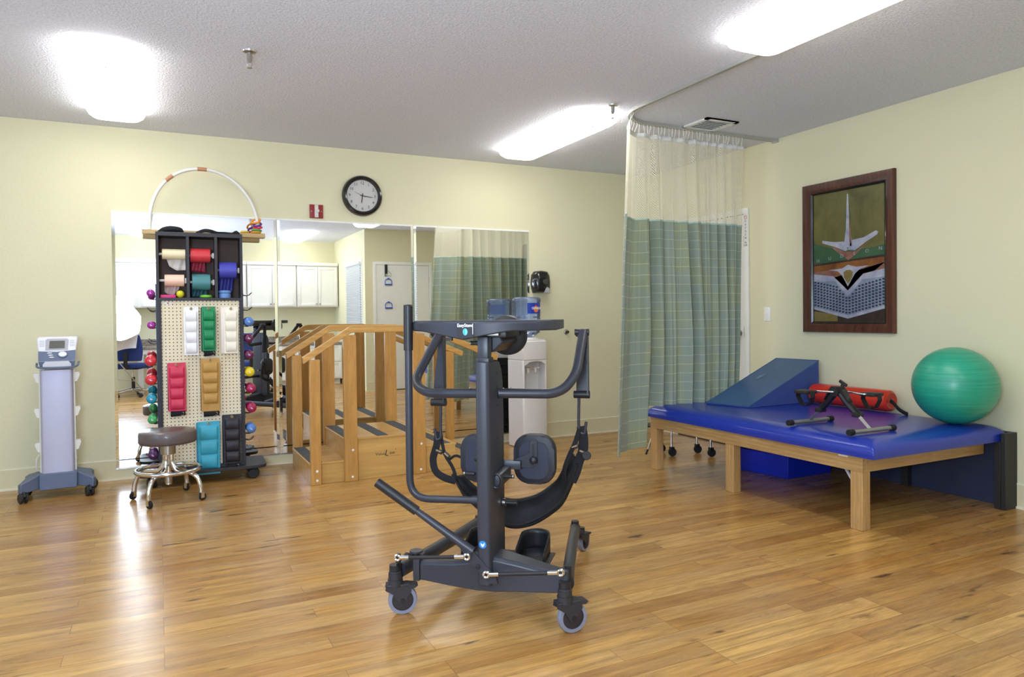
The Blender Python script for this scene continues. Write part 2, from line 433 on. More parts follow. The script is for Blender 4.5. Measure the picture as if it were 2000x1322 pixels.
# closet block: front face (towards the room's mirror) and side face
struct(B((BX,BY-.1,0),(XR,BY,H),m_wall).build('wall_closet_front'))
struct(B((BX,YF,0),(BX+.1,BY-.1,H),m_wall).build('wall_closet_side'))
# vinyl cove base with a thin shoe strip
def baseboard(name,a,b_,n):
    o=MB(); a=Vector(a); b_=Vector(b_); n=Vector(n)
    d=(b_-a).normalized()
    def seg(t0,t1,z0,z1,m):
        p=[a+n*t0,b_+n*t0,b_+n*t1,a+n*t1]
        vs=[(q.x,q.y,z0) for q in p]+[(q.x,q.y,z1) for q in p]
        o.faces(vs,[(0,1,2,3),(4,5,6,7),(0,1,5,4),(1,2,6,5),(2,3,7,6),(3,0,4,7)],m)
    seg(0,.006,.012,.146,m_base); seg(0,.008,.142,.150,m_shoe); seg(0,.016,0,.013,m_shoe)
    struct(o.build(name))
baseboard('baseboard_back',(XL,YB,0),(XR,YB,0),(0,-1,0))
baseboard('baseboard_right',(XR,YB-.02,0),(XR,5.56,0),(-1,0,0))
baseboard('baseboard_right_near',(XR,4.58,0),(XR,BY,0),(-1,0,0))
baseboard('baseboard_closet_left',(BX+.02,BY,0),(3.13,BY,0),(0,1,0))
baseboard('baseboard_closet_right',(4.11,BY,0),(XR-.02,BY,0),(0,1,0))
baseboard('baseboard_left',(XL,YF,0),(XL,YB-.02,0),(1,0,0))
# door 1: right wall behind the curtain
def door(name,origin,rz,hinge_left=True):
    e=bpy.data.objects.new(name,None); COL.objects.link(e); e.matrix_basis=T(*origin)@RZ(rz); struct(e)
    # local: x along the wall 0..W, y out of the wall, z up
    Wd,Hd,c=.90,2.035,.05
    b=MB(); b.box((-c,0,0),(0,.018,Hd),m_white,bev=.003).box((Wd,0,0),(Wd+c,.018,Hd),m_white,bev=.003).box((-c,0,Hd),(Wd+c,.0185,Hd+c),m_white,bev=.003)
    b.build('door_casing',e)
    b=MB(); b.box((.004,0,.012),(Wd-.004,.008,Hd-.004),m_white); lf=b.build('door_leaf',e)
    b=MB(); g=M('gap_shadow_grey',S(70,68,62),.8,var=0)
    b.box((0,0,.0),(.004,.004,Hd),g).box((Wd-.004,0,0),(Wd,.004,Hd),g).box((0,0,Hd-.004),(Wd,.004,Hd),g).box((0,0,0),(Wd,.004,.012),g); b.build('door_gap',e)
    b=MB(); hx=.0 if hinge_left else Wd
    for z in (.25,1.02,1.80): b.rod((hx,.012,z-.045),(hx,.012,z+.045),.006,m_steel,8)
    b.build('hinge',e)
    return e,lf
d1,lf=door('door_1',(XR,4.65,0),90,True)
b=MB(); kx=.065
b.lathe([(0,0),(.032,0),(.032,.006),(.014,.010),(.012,.03),(.024,.038),(.028,.05),(.024,.062),(0,.066)],m_steel,(kx,.008,1.01),(0,1,0)); b.build('door_knob',d1)
d2,lf=door('door_2',(4.07,BY,0),0,False)
d2.matrix_basis=T(3.16,BY,0)
b=MB(); b.lathe([(0,0),(.032,0),(.032,.006),(.014,.010),(.012,.03),(.024,.038),(.028,.05),(.024,.062),(0,.066)],m_steel,(.07,.008,1.0),(0,1,0)); b.build('door_knob',d2)
# window 1 with closed blinds on the closet side wall
wn=bpy.data.objects.new('window_1',None); COL.objects.link(wn); wn.matrix_basis=T(BX,-.5,1.0); struct(wn)
b=MB(); b.box((-.006,0,0),(0,1.02,1.10),M('window_pane_blue_grey',S(150,165,185),.1,var=.02)); b.build('pane',wn)  # opaque blue-grey pane behind the slats
b=MB(); b.box((-.012,-.03,-.03),(0,0,1.13),m_white).box((-.012,1.02,-.03),(0,1.05,1.13),m_white).box((-.012,0,1.10),(0,1.02,1.13),m_white).box((-.03,-.03,-.03),(0,1.05,0),m_white); b.build('window_frame',wn)
bl=thing('window_blind','white horizontal slat blind closed over the window beside the closet corner','blind',(BX-.02,.01,1.0))
b=MB()
for k in range(27):
    z=.03+k*.0395; b.box((-.022,-.49,-.001),(.022,.49,.001),m_white,mat=T(0,0,z)@RY(48))
b.build('slats',bl); B((-.025,-.5,1.06),(.015,.5,1.10),m_white).build('headrail',bl); B((-.015,-.49,0),(.012,.49,.018),m_white).build('bottom_rail',bl)
# ------------------------------------------------------------------ mirrors
def mirror(x0,x1,label):
    z0,z1=.086,1.975; t=thing('wall_mirror',label,'mirror',((x0+x1)/2,YB,z0),0,'mirror panels on the back wall')
    bw=.022; yf=YB-.008; b=MB(); ed=M('mirror_edge_glass',S(150,170,160),.2,var=0)
    def bevel_side(xa,xb,depth):   # bevelled strip: front face slopes back to the wall at the edge xa
        b.faces([(xa,yf+depth,z0),(xb,yf,z0),(xb,yf,z1),(xa,yf+depth,z1)],[(0,1,2,3)],m_mirror)
    b.faces([(x0+bw,yf,z0),(x1-bw,yf,z0),(x1-bw,yf,z1),(x0+bw,yf,z1)],[(0,1,2,3)],m_mirror)
    bevel_side(x0,x0+bw,.0018); bevel_side(x1,x1-bw,.0018)
    b.box((x0,yf+.002,z0),(x1,YB-.0005,z1),ed)
    for f in b.bm.faces: f.smooth=False
    b.build('mirror_glass',t,W=True,recalc=False)
    b=MB(); b.box((x0,yf-.003,z1-.002),(x1,YB-.0005,z1+.012),m_white); b.build('top_channel',t,W=True)
    b=MB(); b.box((x0,yf-.003,z0-.008),(x1,YB-.0005,z0+.004),m_steel); b.build('bottom_channel',t,W=True)
mirror(-.295,.868,'tall frameless wall mirror panel behind the pegboard rack, leftmost of the three')
mirror(.872,2.020,'tall frameless wall mirror panel below the red alarm, behind the wooden training stairs')
mirror(2.024,3.166,'tall frameless wall mirror panel nearest the black soap dispenser and the water cooler')
# ------------------------------------------------------------------ ceiling lights
def light(cx,cy,label):
    t=thing('ceiling_light',label,'ceiling light',(cx,cy,H),0,'wraparound ceiling lights')
    W_,L=.345,1.40
    b=MB(); b.box((-W_/2+.03,-L/2+.05,-.03),(W_/2-.03,L/2-.05,0),m_white); b.build('base_pan',t)
    def ring(w,l,z,r): return [(x,y,z) for x,y in rrect(w,l,r,5)]
    rings=[ring(W_-.02,L-.03,-.004,.10),ring(W_,L,-.014,.10),ring(W_,L,-.032,.10),ring(W_-.02,L-.03,-.054,.09),ring(W_-.08,L-.12,-.078,.06),ring(W_-.16,L-.26,-.086,.04)]
    b=MB(); n=len(rings[0]); vs=[p for r_ in rings for p in r_]; fs=[]
    for k in range(len(rings)-1):
        for j in range(n): fs.append((k*n+j,k*n+(j+1)%n,(k+1)*n+(j+1)%n,(k+1)*n+j))
    fs.append(tuple((len(rings)-1)*n+j for j in range(n))); b.faces(vs,fs,m_lens); b.build('lens',t)
    for y in (-L/2+.13,L/2-.05):
        b=MB(); b.lathe([(0,0),(.008,0),(.006,-.008),(0,-.010)],m_steel,(0,y*.98,-.0855 if y<0 else -.064)); b.build('thumb_screw',t)
    return t
light(-.225,4.88,'glowing white wraparound ceiling light above the rack and stool, by the left edge')
light(2.785,4.86,'glowing white wraparound ceiling light between the clock wall and the curtain track bend')
light(2.775,2.14,'glowing white wraparound ceiling light cut by the top edge, beside the curtain track')
light(-.225,2.14,'glowing wraparound ceiling light seen only in the left mirror, the smaller sliver at its top')
light(-.225,-.35,'glowing wraparound ceiling light seen only in the left mirror above the white umbrella')
light(2.15,-.45,'glowing wraparound ceiling light seen only in the middle mirror above white cabinets')
# ------------------------------------------------------------------ sprinklers
def sprinkler(x,y,label):
    t=thing('fire_sprinkler',label,'sprinkler',(x,y,H),0,'ceiling sprinklers')
    b=MB(); b.lathe([(0,0),(.036,0),(.034,-.008),(.016,-.014),(0,-.014)],m_steel,seg=20); b.build('escutcheon',t)
    b=MB(); b.rod((0,0,-.012),(0,0,-.052),.0135,m_steel,12).rod((0,0,-.052),(0,0,-.06),.010,m_steel,6)
    for s in (-1,1): b.tube([(s*.010,0,-.058),(s*.013,0,-.072),(s*.003,0,-.090)],.002,m_steel,6)
    b.build('body',t)
    b=MB(); b.lathe([(0,0),(.014,0),(.014,-.0015),(0,-.0015)],m_steel,(0,0,-.09),seg=12); b.build('deflector',t)
sprinkler(.459,4.03,'chrome pendent fire sprinkler on the ceiling right of the left light')
sprinkler(2.785,4.05,'chrome pendent fire sprinkler in front of the light beside the curtain track bend')
# ------------------------------------------------------------------ ceiling vent
t=thing('ceiling_vent','white square ceiling air vent with louvres just above the curtain track','vent',(3.735,4.165,H))
b=MB(); w2=.15
b.prism([(-w2,0),(w2,0),(w2-.035,-.014),(-w2+.035,-.014)],-w2,-w2+.03,m_white)
b.box((-w2,-w2,-.012),(w2,-w2+.035,0),m_white).box((-w2,w2-.035,-.012),(w2,w2,0),m_white).box((-w2,-w2,-.012),(-w2+.035,w2,0),m_white).box((w2-.035,-w2,-.012),(w2,w2,0),m_white)
b.build('vent_frame',t)
b=MB()
for k in range(6): b.box((-.11,-.0012,-.009),(.11,.0012,.009),m_white,mat=T(0,-.09+.036*k,-.006)@RX(-40))
b.build('louvres',t)
B((-.115,-.115,-.002),(.115,.115,0),M('duct_dark',S(60,58,56),.9,var=0)).build('duct_opening',t)
# ------------------------------------------------------------------ curtain track
t=thing('curtain_track','aluminium curtain track bending along the ceiling from wall to near light','curtain track',(3.0,4.2,H))
pts=[(4.555,4.30,0),(3.28,4.305,0)]
for k in range(1,9):
    a=R(90+90*k/8); pts.append((3.28+.325*math.cos(a),3.98+.325*math.sin(a),0))
pts+= [(2.958,.9,0)]
m_alu=M('track_aluminium',S(196,196,190),.35,.6,var=.03)
b=MB()
def sweep(b,pts,prof,m):
    P=[Vector(p) for p in pts]; i=b.mi(m); rings=[]
    for k in range(len(P)):
        d=(P[min(k+1,len(P)-1)]-P[max(k-1,0)]).normalized(); nrm=Vector((-d.y,d.x,0))
        rings.append([b.bm.verts.new(P[k]+nrm*a+Vector((0,0,z))) for a,z in prof])
    n=len(prof)
    for k in range(len(P)-1):
        for j in range(n):
            f=b.bm.faces.new((rings[k][j],rings[k][(j+1)%n],rings[k+1][(j+1)%n],rings[k+1][j])); f.material_index=i; f.smooth=False
    for r_,rev in ((rings[0],1),(rings[-1],0)):
        f=b.bm.faces.new(r_[::-1] if rev else r_); f.material_index=i
P2=[(x,y,H) for x,y,z in pts]
sweep(b,P2,[(-.017,0),(.017,0),(.017,-.024),(.006,-.024),(.006,-.018),(-.006,-.018),(-.006,-.024),(-.017,-.024)],m_alu)
b.build('rail',t,W=True)
b=B((4.54,4.27,H-.03),(4.561,4.33,H-.001),m_alu); b.build('end_bracket',t,W=True)
# ------------------------------------------------------------------ privacy curtain
cur=thing('privacy_curtain','green plaid cubicle curtain with cream net top hanging from the ceiling track','curtain',(3.55,4.3,.2))
# path: along the track, bending round its curve at the left end
def cpath(s,z):
    # s 0..1 left to right ; returns x,y at height z
    L=1.36; d=s*L
    # curve part first .22 m
    if d<.26:
        a=R(168-62*(d/.26)); x=3.28+.33*math.cos(a); y=4.02+.30*math.sin(a)+.0
    else:
        x=3.189+(d-.26)*.93; y=4.305
    k=(2.5-z)/2.3                       # drop fraction
    x+=-.150*k*max(0,1-s*2.6)-.025*k*(s>.8)*(s-.8)*5
    ph=2*PI*11.5*s+1.7*math.sin(7.3*s+.6)+.9*math.sin(17*s)+.30*math.sin(1.9*z+7*s)
    fold=math.copysign(abs(math.sin(ph))**.7,math.sin(ph))+.28*math.sin(2.3*ph+1.1+1.2*z)+.08*math.sin(5.1*ph+.7)
    amp=(.016+.044*min(1,k*1.6))*(1-.35*max(0,k-.7)/.3)*(.75+.25*math.sin(21*s+2))*(1 if s>.16 else .35)
    y+= fold*amp + .002 - .05*k*max(0,1-s*4)
    x+= .35*amp*math.cos(ph+.9)*(1-.8*max(0,s-.8)*5) - .075*k*max(0,s-.7)*3.3
    if s>.19:
        y=min(y,4.375 if z<.62 else 4.375+.06*min(1,(z-.62)/.3))
        q=0; y=y*(1-q)+q*(4.452+.25*(y-4.305))
    return x,y
CL=3.1 # real cloth length for the uv
def cbottom(s):
    return .20+.012*math.sin(30*s) if s<.262 else .494
m_plaid=mat_plaid(); m_net=mat_net()
NZ=1.875
def f1(u,v):
    z=cbottom(u)+(NZ-cbottom(u))*v; x,y=cpath(u,z)
    return (x,y,z)
b=MB(); b.grid(f1,420,40,m_plaid,lambda u,v:(u*CL,v*1.68)); cl=b.build('plaid_cloth',cur,W=True,recalc=False,sharp=180)
b=MB(); b.grid(lambda u,v:(*cpath(u,NZ+.615*v),NZ+.615*v),420,12,m_net,lambda u,v:(u*CL,v*.62)); b.build('net_panel',cur,W=True,recalc=False,sharp=180)
b=MB(); hem=M('curtain_hem',S(226,226,222),.8,var=.04)
b.grid(lambda u,v:(cpath(u,2.48)[0],cpath(u,2.48)[1]-.002,2.478+.034*v),420,1,hem,lambda u,v:(u*CL,v*.03)); b.build('top_hem',cur,W=True,recalc=False,sharp=180,solid=.003)
b=MB(); b.grid(lambda u,v:(cpath(u,NZ)[0],cpath(u,NZ)[1]-.002,NZ-.006+.014*v),420,1,M('curtain_seam',S(172,196,184),.8,var=.04),lambda u,v:(u*CL,v*.03)); b.build('seam_band',cur,W=True,recalc=False,sharp=180,solid=.003)
hk=[]
for k in range(38):
    s_=(k+.5)/38; x,y=cpath(s_,2.49); 
    d=s_*1.36
    if d<.26: a=R(168-62*(d/.26)); tx,ty=3.28+.325*math.cos(a),3.98+.325*math.sin(a)
    else: tx,ty=x,4.303
    b=MB(); b.tube([(tx,ty,2.578),(tx,ty-.003,2.56),((x+tx)/2,(y+ty)/2,2.535),(x,y,2.512),(x+.003,y-.004,2.498)],.0022,m_wplastic,6)
    b.build('curtain_hook',cur,W=True)
# ------------------------------------------------------------------ clock
def on_back(x,z,off=0): return (x,YB-off,z)
t=thing('wall_clock','round black-rimmed analogue wall clock above the middle mirror','clock',(1.572,YB,2.212))
b=MB(); b.lathe([(0,0),(.172,0),(.172,.016),(.163,.034),(.150,.040),(.139,.034),(.136,.020),(.133,.018)],m_blk:=M('gloss_black',S(28,26,26),.18,var=.05,coat=.4),axis=(0,-1,0),seg=56); b.build('rim',t)
ivory=M('clock_dial_white',S(226,222,216),.5,var=.01); ink=M('print_black',S(40,40,42),.6,var=0)
b=MB(); b.lathe([(.134,0),(.134,.014),(0,.014)],ivory,axis=(0,-1,0),seg=48); b.build('dial',t)
b=MB()
for k in range(12):
    a=R(90-30*(k+1)); b.text(str(k+1),.034,ink,T(.108*math.cos(a),-.0146,.108*math.sin(a))@FACE)
for k in range(60):
    a=R(6*k); r0=.126
    b.box((-.0004,-.0002,r0),(.0004,0,r0+(.006 if k%5==0 else .003)),ink,mat=T(0,-.0146,0)@Matrix.Rotation(a,4,'Y'))
b.text('SKYLINE',.011,ink,T(0,-.0146,.045)@FACE) if False else None
b.build('numerals',t)
def hand(name,ang,l,w,y,tail=.02,m=None):
    b=MB(); b.prism([(-w/2,-tail),(w/2,-tail),(w*.45,l*.7),(0,l),(-w*.45,l*.7)],y,y-.0012,m or m_blk,mat=Matrix.Rotation(R(ang),4,'Y')); return b.build(name,t)
hand('hour_hand',188,.070,.008,-.0165); hand('minute_hand',97,.098,.006,-.0185); hand('second_hand',292,.085,.002,-.0205,.03)
b=MB(); b.disc((0,-.016,0),.005,.006,m_blk,axis=(0,-1,0)); b.build('hand_hub',t)
m_cglass=mat_glass('clear_glass',(1,1,1,1),.02,.93)
b=MB(); b.lathe([(.137,0),(.0,0)],m_cglass,(0,-.026,0),axis=(0,-1,0),seg=40); b.build('glass',t)
# ------------------------------------------------------------------ fire alarm
red=M('alarm_red',S(150,44,46),.45,var=.04)
t=thing('fire_alarm','red square fire alarm plate with clear strobe above the mirror joint','fire alarm',(1.187,YB,2.06))
b=MB(); b.box((-.055,-.012,-.056),(.055,0,.056),red,bev=.003); b.build('plate',t)
b=MB(); st=M('strobe_lens',S(222,216,206),.15,var=.15,nscale=60); b.prism([(-.017,-.052),(.013,-.052),(.013,.052),(-.017,.052)],-.034,-.012,st,bev=.005).box((.0,-.038,-.008),(.018,-.012,.012),st); b.build('strobe',t)
for x in (-.041,.040):
    b=MB(); b.disc((x,-.012,0),.004,.002,m_steel,axis=(0,-1,0),seg=10); b.build('screw',t)
# ------------------------------------------------------------------ soap dispenser
t=thing('soap_dispenser','glossy black oval soap dispenser on the wall above the water cooler','dispenser',(3.268,YB,1.395))
b=MB()
prof=[(-.066,.0),(-.078,.04),(-.086,.10),(-.078,.17),(-.050,.205),(.0,.212),(.055,.205),(.080,.17),(.089,.10),(.086,.04),(.07,.0)]
prof=[(x,z) for x,z in prof]
n=len(prof)
vs=[];fs=[]
for d,sc_ in ((0,1),(-.06,1),(-.085,.93),(-.102,.74),(-.108,.4)):
    for x,z in prof: vs.append((x*sc_,d,.105+(z-.105)*sc_))
for k in range(4):
    for j in range(n): fs.append((k*n+j,k*n+(j+1)%n,(k+1)*n+(j+1)%n,(k+1)*n+j))
fs.append(tuple(4*n+j for j in range(n))); b.faces(vs,fs,m_blk); b.build('housing',t)
b=MB(); b.lathe([(0,0),(.034,0),(.03,.008),(0,.01)],M('smoked_window',S(70,66,62),.12,var=.1),(.018,-.100,.115),axis=(0,-1,.1),sy=1.2); b.build('level_window',t)
b=MB(); b.prism([(.012,-.004),(.070,-.004),(.058,.045),(.035,.055),(.02,.035)],-.112,-.07,M('push_pad_grey',S(168,166,164),.3,var=.05),bev=.006); b.build('push_pad',t)
# round wall stop
t=thing('door_stop','small round steel door stop on the back wall right of the water cooler','door stop',(3.571,YB,1.018))
b=MB(); b.lathe([(0,0),(.026,0),(.024,.01),(.018,.014),(0,.014)],m_steel,axis=(0,-1,0)); b.build('flange',t)
b=MB(); b.lathe([(0,0),(.011,0),(.011,.03),(.007,.034),(0,.034)],m_black,(0,-.012,0),axis=(0,-1,0)); b.build('bumper',t)
# ------------------------------------------------------------------ light switch
t=thing('light_switch','white light switch plate on the right wall between door and framed picture','light switch',(XR,4.403,1.169),0)
b=MB(); b.box((-.006,-.035,-.058),(0,.035,.058),m_white,bev=.002); b.build('plate',t)
b=MB(); b.box((-.018,-.005,-.008),(-.004,.005,.012),m_white,mat=T(0,0,0)@RY(-12)); b.build('toggle',t)
for z in (-.042,.042):
    b=MB(); b.disc((-.006,0,z),.003,.001,m_steel,axis=(-1,0,0),seg=8); b.build('screw',t)
# ------------------------------------------------------------------ oxygen sign on the door casing
t=thing('oxygen_sign','white vertical OXYGEN IN USE sign strip with red no-smoking ring on door casing','sign',(XR-.018,4.625,1.75))
FX=Matrix(((0,0,-1,0),(-1,0,0,0),(0,1,0,0),(0,0,0,1)))      # text on the right wall facing -X
b=MB(); b.box((-.001,-.021,0),(0,.021,.275),M('sign_white',S(232,232,230),.5,var=.01)); b.build('strip',t)
b=MB(); redp=M('print_red',S(196,60,62),.5,var=0)
b.torus((-.0015,0,.253),.016,.0017,redp,axis=(1,0,0),seg=24,s2=6); b.rod((-.0015,-.011,.242),(-.0015,.011,.264),.0013,redp,6); b.build('no_smoking_symbol',t)
b=MB()
for k,ch in enumerate('OXYGEN'): b.text(ch,.026,ink,T(-.0013,0,.219-.0285*k)@FX)
b.text('IN',.022,ink,T(-.0013,0,.036)@FX); b.text('USE',.022,ink,T(-.0013,0,.014)@FX); b.build('lettering',t)
# ------------------------------------------------------------------ framed picture on the right wall
# frame outer: Y 4.009..3.235, z 1.026..2.161 ; local: a = distance to the right (towards the camera), b = up
PW,PH=.774,1.135
t=thing('framed_picture','dark wood framed photograph of a vintage car nose with chrome wings on the right wall','picture',(XR,3.622,1.594))
PM=Matrix(((0,0,-1,0),(-1,0,0,0),(0,1,0,0),(0,0,0,1)))   # local (a,b,n): a right, b up, n into the room
fw=mat_wood('picture_frame_walnut',S(70,38,30),S(112,66,50),'z',1,.3)
def frame_sides(prof,m,name):
    b=MB(); n=len(prof); c=[(-1,-1),(1,-1),(1,1),(-1,1)]; vs=[]
    for sx,sy in c:
        for ins,h in prof: vs.append((sx*(PW/2-ins),sy*(PH/2-ins),h))
    fs=[]
    for k in range(4):
        a0=k*n; a1=((k+1)%4)*n
        for j in range(n-1): fs.append((a0+j,a1+j,a1+j+1,a0+j+1))
    b.faces(vs,fs,m,PM); return b.build(name,t)
frame_sides([(0,.001),(0,.030),(.006,.038),(.040,.036),(.058,.026),(.066,.022),(.066,.001)],fw,'frame')
frame_sides([(.066,.001),(.066,.021),(.072,.023),(.084,.014),(.084,.001)],m_blk,'inner_liner')
def tint(name,a,b_,sc=3):
    k=NT(name); v=k.coord((1,1,1)); n=k.noise(sc,5,.65,v,.6); k.base(k.ramp(n.outputs[0],[(.3,a),(.7,b_)])); k.b.inputs['Roughness'].default_value=.35; return k.m
p_olive=tint('print_olive',S(92,88,48),S(134,128,72)); p_green=tint('print_green',S(50,96,70),S(84,112,74),5)
p_rust=tint('print_rust',S(112,62,36),S(168,112,58),7); p_chr=tint('print_chrome',S(148,150,176),S(206,204,206),9)
p_dark=tint('print_shadow',S(52,42,40),S(84,66,56),7); p_grl=tint('print_grille_bar',S(120,132,150),S(160,170,182),9); p_hole=tint('print_grille_hole',S(34,40,58),S(54,58,74))
p_cop=tint('print_copper',S(120,74,60),S(176,130,110),12); p_tan=tint('print_tan',S(128,112,58),S(150,130,80),8)
IW,IH=PW-.168,PH-.168     # visible print .606 x .967
b=MB()
# u 0..1 left to right, v 0..1 bottom to top of the visible print
def poly(pts,m,h):
    vs=[((u-.5)*IW,(v-.5)*IH,h) for u,v in pts]; b.faces(vs,[tuple(range(len(vs)))],m,PM)
e=.0002
poly([(0,0),(1,0),(1,1),(0,1)],p_olive,.004)
poly([(0,.455),(1,.475),(1,.56),(.75,.54),(.6,.55),(.5,.60),(.36,.56),(.2,.58),(0,.62)],p_green,.004+e)
poly([(.46,.62),(.54,.62),(.545,.80),(.505,.97),(.47,.80)],p_green,.004+e)
poly([(0,.445),(.3,.455),(.6,.47),(1,.48),(1,.30),(0,.33)],p_rust,.004+2*e)
poly([(0,.452),(1,.487),(1,.470),(0,.437)],p_dark,.004+3*e)
poly([(0,.39),(.3,.40),(.42,.30),(.5,.22),(.6,.30),(.7,.40),(1,.43),(1,.36),(0,.30)],p_cop,.004+3*e)
# hood spear and wings
poly([(.492,.97),(.508,.97),(.535,.70),(.555,.62),(.56,.56),(.44,.56),(.455,.62),(.475,.70)],p_chr,.004+4*e)
poly([(.515,.9),(.545,.66),(.556,.57),(.53,.57),(.52,.68)],p_cop,.004+5*e)
poly([(.13,.635),(.30,.615),(.45,.61),(.50,.545),(.47,.535),(.30,.58),(.13,.615)],p_chr,.004+5*e)
poly([(.91,.655),(.88,.665),(.72,.625),(.56,.615),(.50,.545),(.60,.535),(.75,.59),(.90,.635)],p_chr,.004+5*e)
poly([(.25,.585),(.47,.53),(.62,.53),(.80,.595),(.60,.50),(.51,.465),(.42,.50)],p_cop,.004+4.5*e)
# V badge
poly([(.22,.40),(.42,.405),(.50,.43),(.62,.41),(.80,.415),(.66,.39),(.60,.36),(.50,.265),(.42,.35),(.36,.385)],p_chr,.004+6*e)
poly([(.44,.375),(.48,.39),(.54,.39),(.575,.37),(.56,.33),(.505,.285),(.45,.33)],p_tan,.004+7*e)
# grille
poly([(0,.115),(.50,.045),(1,.115),(1,.34),(.68,.335),(.5,.215),(.32,.325),(0,.315)],p_grl,.004+3.5*e)
for r_ in range(9):
    for c_ in range(22):
        u=(c_+.5)/22; bow=.075*(1-abs(u-.5)*2); v=.125+r_*.0225-bow*.92
        top=.30+.02*(abs(u-.5)*2) - max(0,.12*(1-abs(u-.5)/.19))
        if v+.012<top: poly([(u-.016,v),(u+.014,v),(u+.016,v+.013),(u-.014,v+.013)],p_hole,.004+4*e)
poly([(0,.375),(.29,.35),(.5,.235),(.71,.355),(1,.385),(1,.325),(.70,.315),(.5,.185),(.32,.31),(0,.315)],p_chr,.004+5*e)
poly([(0,.115),(.50,.045),(1,.115),(1,.095),(.50,.02),(0,.095)],p_chr,.004+5*e)
poly([(0,0),(1,0),(1,.095),(.5,.02),(0,.095)],p_dark,.004+3*e)
poly([(0,0),(.35,0),(.35,.05),(0,.08)],p_tan,.004+3.6*e)
for k,ch in enumerate('HUDSON'):
    b.text(ch,.036,p_chr,PM@T((.065+.175*k-.5)*IW,(.478+.0105*k-.5)*IH,.004+7*e))
b.build('print',t,recalc=False)
b=MB(); b.faces([(-PW/2+.07,-PH/2+.07,.013),(PW/2-.07,-PH/2+.07,.013),(PW/2-.07,PH/2-.07,.013),(-PW/2+.07,PH/2-.07,.013)],[(0,1,2,3)],m_cglass,PM); b.build('glass',t,recalc=False)

# ------------------------------------------------------------------ water cooler
cx0,cx1,cy0,cy1=2.855,3.115,5.60,5.86
t=thing('water_cooler','white floor standing water cooler with two taps against the back wall','water cooler',((cx0+cx1)/2,(cy0+cy1)/2,0),R(5))
mw=M('cooler_white',S(226,222,218),.32,var=.015); cw,cd=.128,.13
def foot(wd,dp,bulge,n=8):
    out=[(wd,dp),(-wd,dp)]
    for k in range(n+1):
        a=-1+2*k/n; out.append((a*wd,-dp-bulge*(1-abs(a)**2.2)))
    return out
def slab(b,poly,z0,z1,m):
    n=len(poly); vs=[(x,y,z0) for x,y in poly]+[(x,y,z1) for x,y in poly]
    b.faces(vs,[tuple(range(n))[::-1],tuple(range(n,2*n))]+[(k,(k+1)%n,(k+1)%n+n,k+n) for k in range(n)],m)
b=MB(); slab(b,foot(cw,cd,.022),.0,.475,mw); b.build('lower_body',t,bevel=.012)
b=MB(); slab(b,foot(cw,cd,.020),.785,.955,mw)
slab(b,[(-cw,cd),(-cw,-cd),(-cw+.02,-cd-.006),(-cw+.02,-.02),(cw-.02,-.02),(cw-.02,-cd-.006),(cw,-cd),(cw,cd)],.480,.786,mw); b.build('upper_body',t,bevel=.008)
b=MB(); b.prism([(-cw+.02,.785),(-cw+.02,.74),(-.06,.77),(.0,.776),(.06,.77),(cw-.02,.74),(cw-.02,.785)],-cd-.012,-cd+.01,mw); b.build('recess_arch',t)
b=MB(); slab(b,foot(cw-.012,cd-.012,.018),.955,.968,mw); b.lathe([(.11,.0),(.10,.018),(.05,.022)],mw,(0,0,.966)); b.build('bottle_collar',t)
tapm=M('tap_white',S(238,236,230),.3,var=0)
for x,c in ((-.042,M('tap_lever_amber',S(196,168,110),.4,var=0)),(.038,tapm)):
    b=MB(); b.rod((x,-.02,.705),(x,-.085,.705),.013,tapm).lathe([(0,0),(.012,0),(.014,-.03),(.008,-.042),(0,-.042)],tapm,(x,-.082,.71)); tp=b.build('tap',t)
    b=MB(); b.box((x-.008,-.125,.712),(x+.012,-.075,.720),c,bev=.002); b.build('tap_lever',tp)
b=MB(); b.box((-.09,-.125,.480),(.09,-.02,.488),M('drip_grey',S(120,120,120),.5,var=.1)); b.build('drip_tray',t)
b=MB()
for k in range(16):
    z=.12+.04*k; b.tube([(-.10,cd+.012,z),(.10,cd+.012,z)],.003,m_black,6)
for x in (-.1,.1): b.tube([(x,cd+.014,.1),(x,cd+.014,.74)],.004,m_black,6)
b.box((-.11,cd-.004,.06),(.11,cd+.004,.78),m_black); b.build('condenser_coil',t)
t=thing('water_bottle','inverted clear blue five gallon water bottle standing on the white water cooler','water bottle',((cx0+cx1)/2,(cy0+cy1)/2,.975))
# blue polycarbonate shell: see-through sheet, water inside is a thinner tint
def mat_bottle():
    k=NT('blue_polycarbonate'); tr=k.add('ShaderNodeBsdfTransparent'); tr.inputs[0].default_value=S(226,236,252)
    gl=k.add('ShaderNodeBsdfGlossy'); gl.inputs['Roughness'].default_value=.07
    df=k.add('ShaderNodeBsdfDiffuse'); df.inputs[0].default_value=S(178,200,238)
    m1=k.add('ShaderNodeMixShader'); m1.inputs[0].default_value=.24; k.link(tr.outputs[0],m1.inputs[1]); k.link(df.outputs[0],m1.inputs[2])
    fr=k.add('ShaderNodeLayerWeight'); fr.inputs[0].default_value=.25; m2=k.add('ShaderNodeMixShader'); k.link(fr.outputs['Fresnel'],m2.inputs[0])
    k.link(m1.outputs[0],m2.inputs[1]); k.link(gl.outputs[0],m2.inputs[2]); k.link(m2.outputs[0],k.out.inputs[0]); return k.m
m_bot=mat_bottle()
b=MB(); pr=[(.028,0),(.03,.012),(.085,.03),(.118,.055),(.125,.085)]
for z in (.11,.15,.19): pr+=[(.125,z-.015),(.125,z-.006),(.120,z),(.125,z+.006)]
pr+=[(.125,.325),(.128,.330),(.130,.335),(.130,.345),(.126,.358),(.112,.368),(.09,.372),(.0,.366)]
b.lathe(pr,m_bot,seg=40); b.build('shell',t,recalc=False)
b=MB(); lb=M('label_blue',S(36,62,168),.4,var=.12,nscale=40)
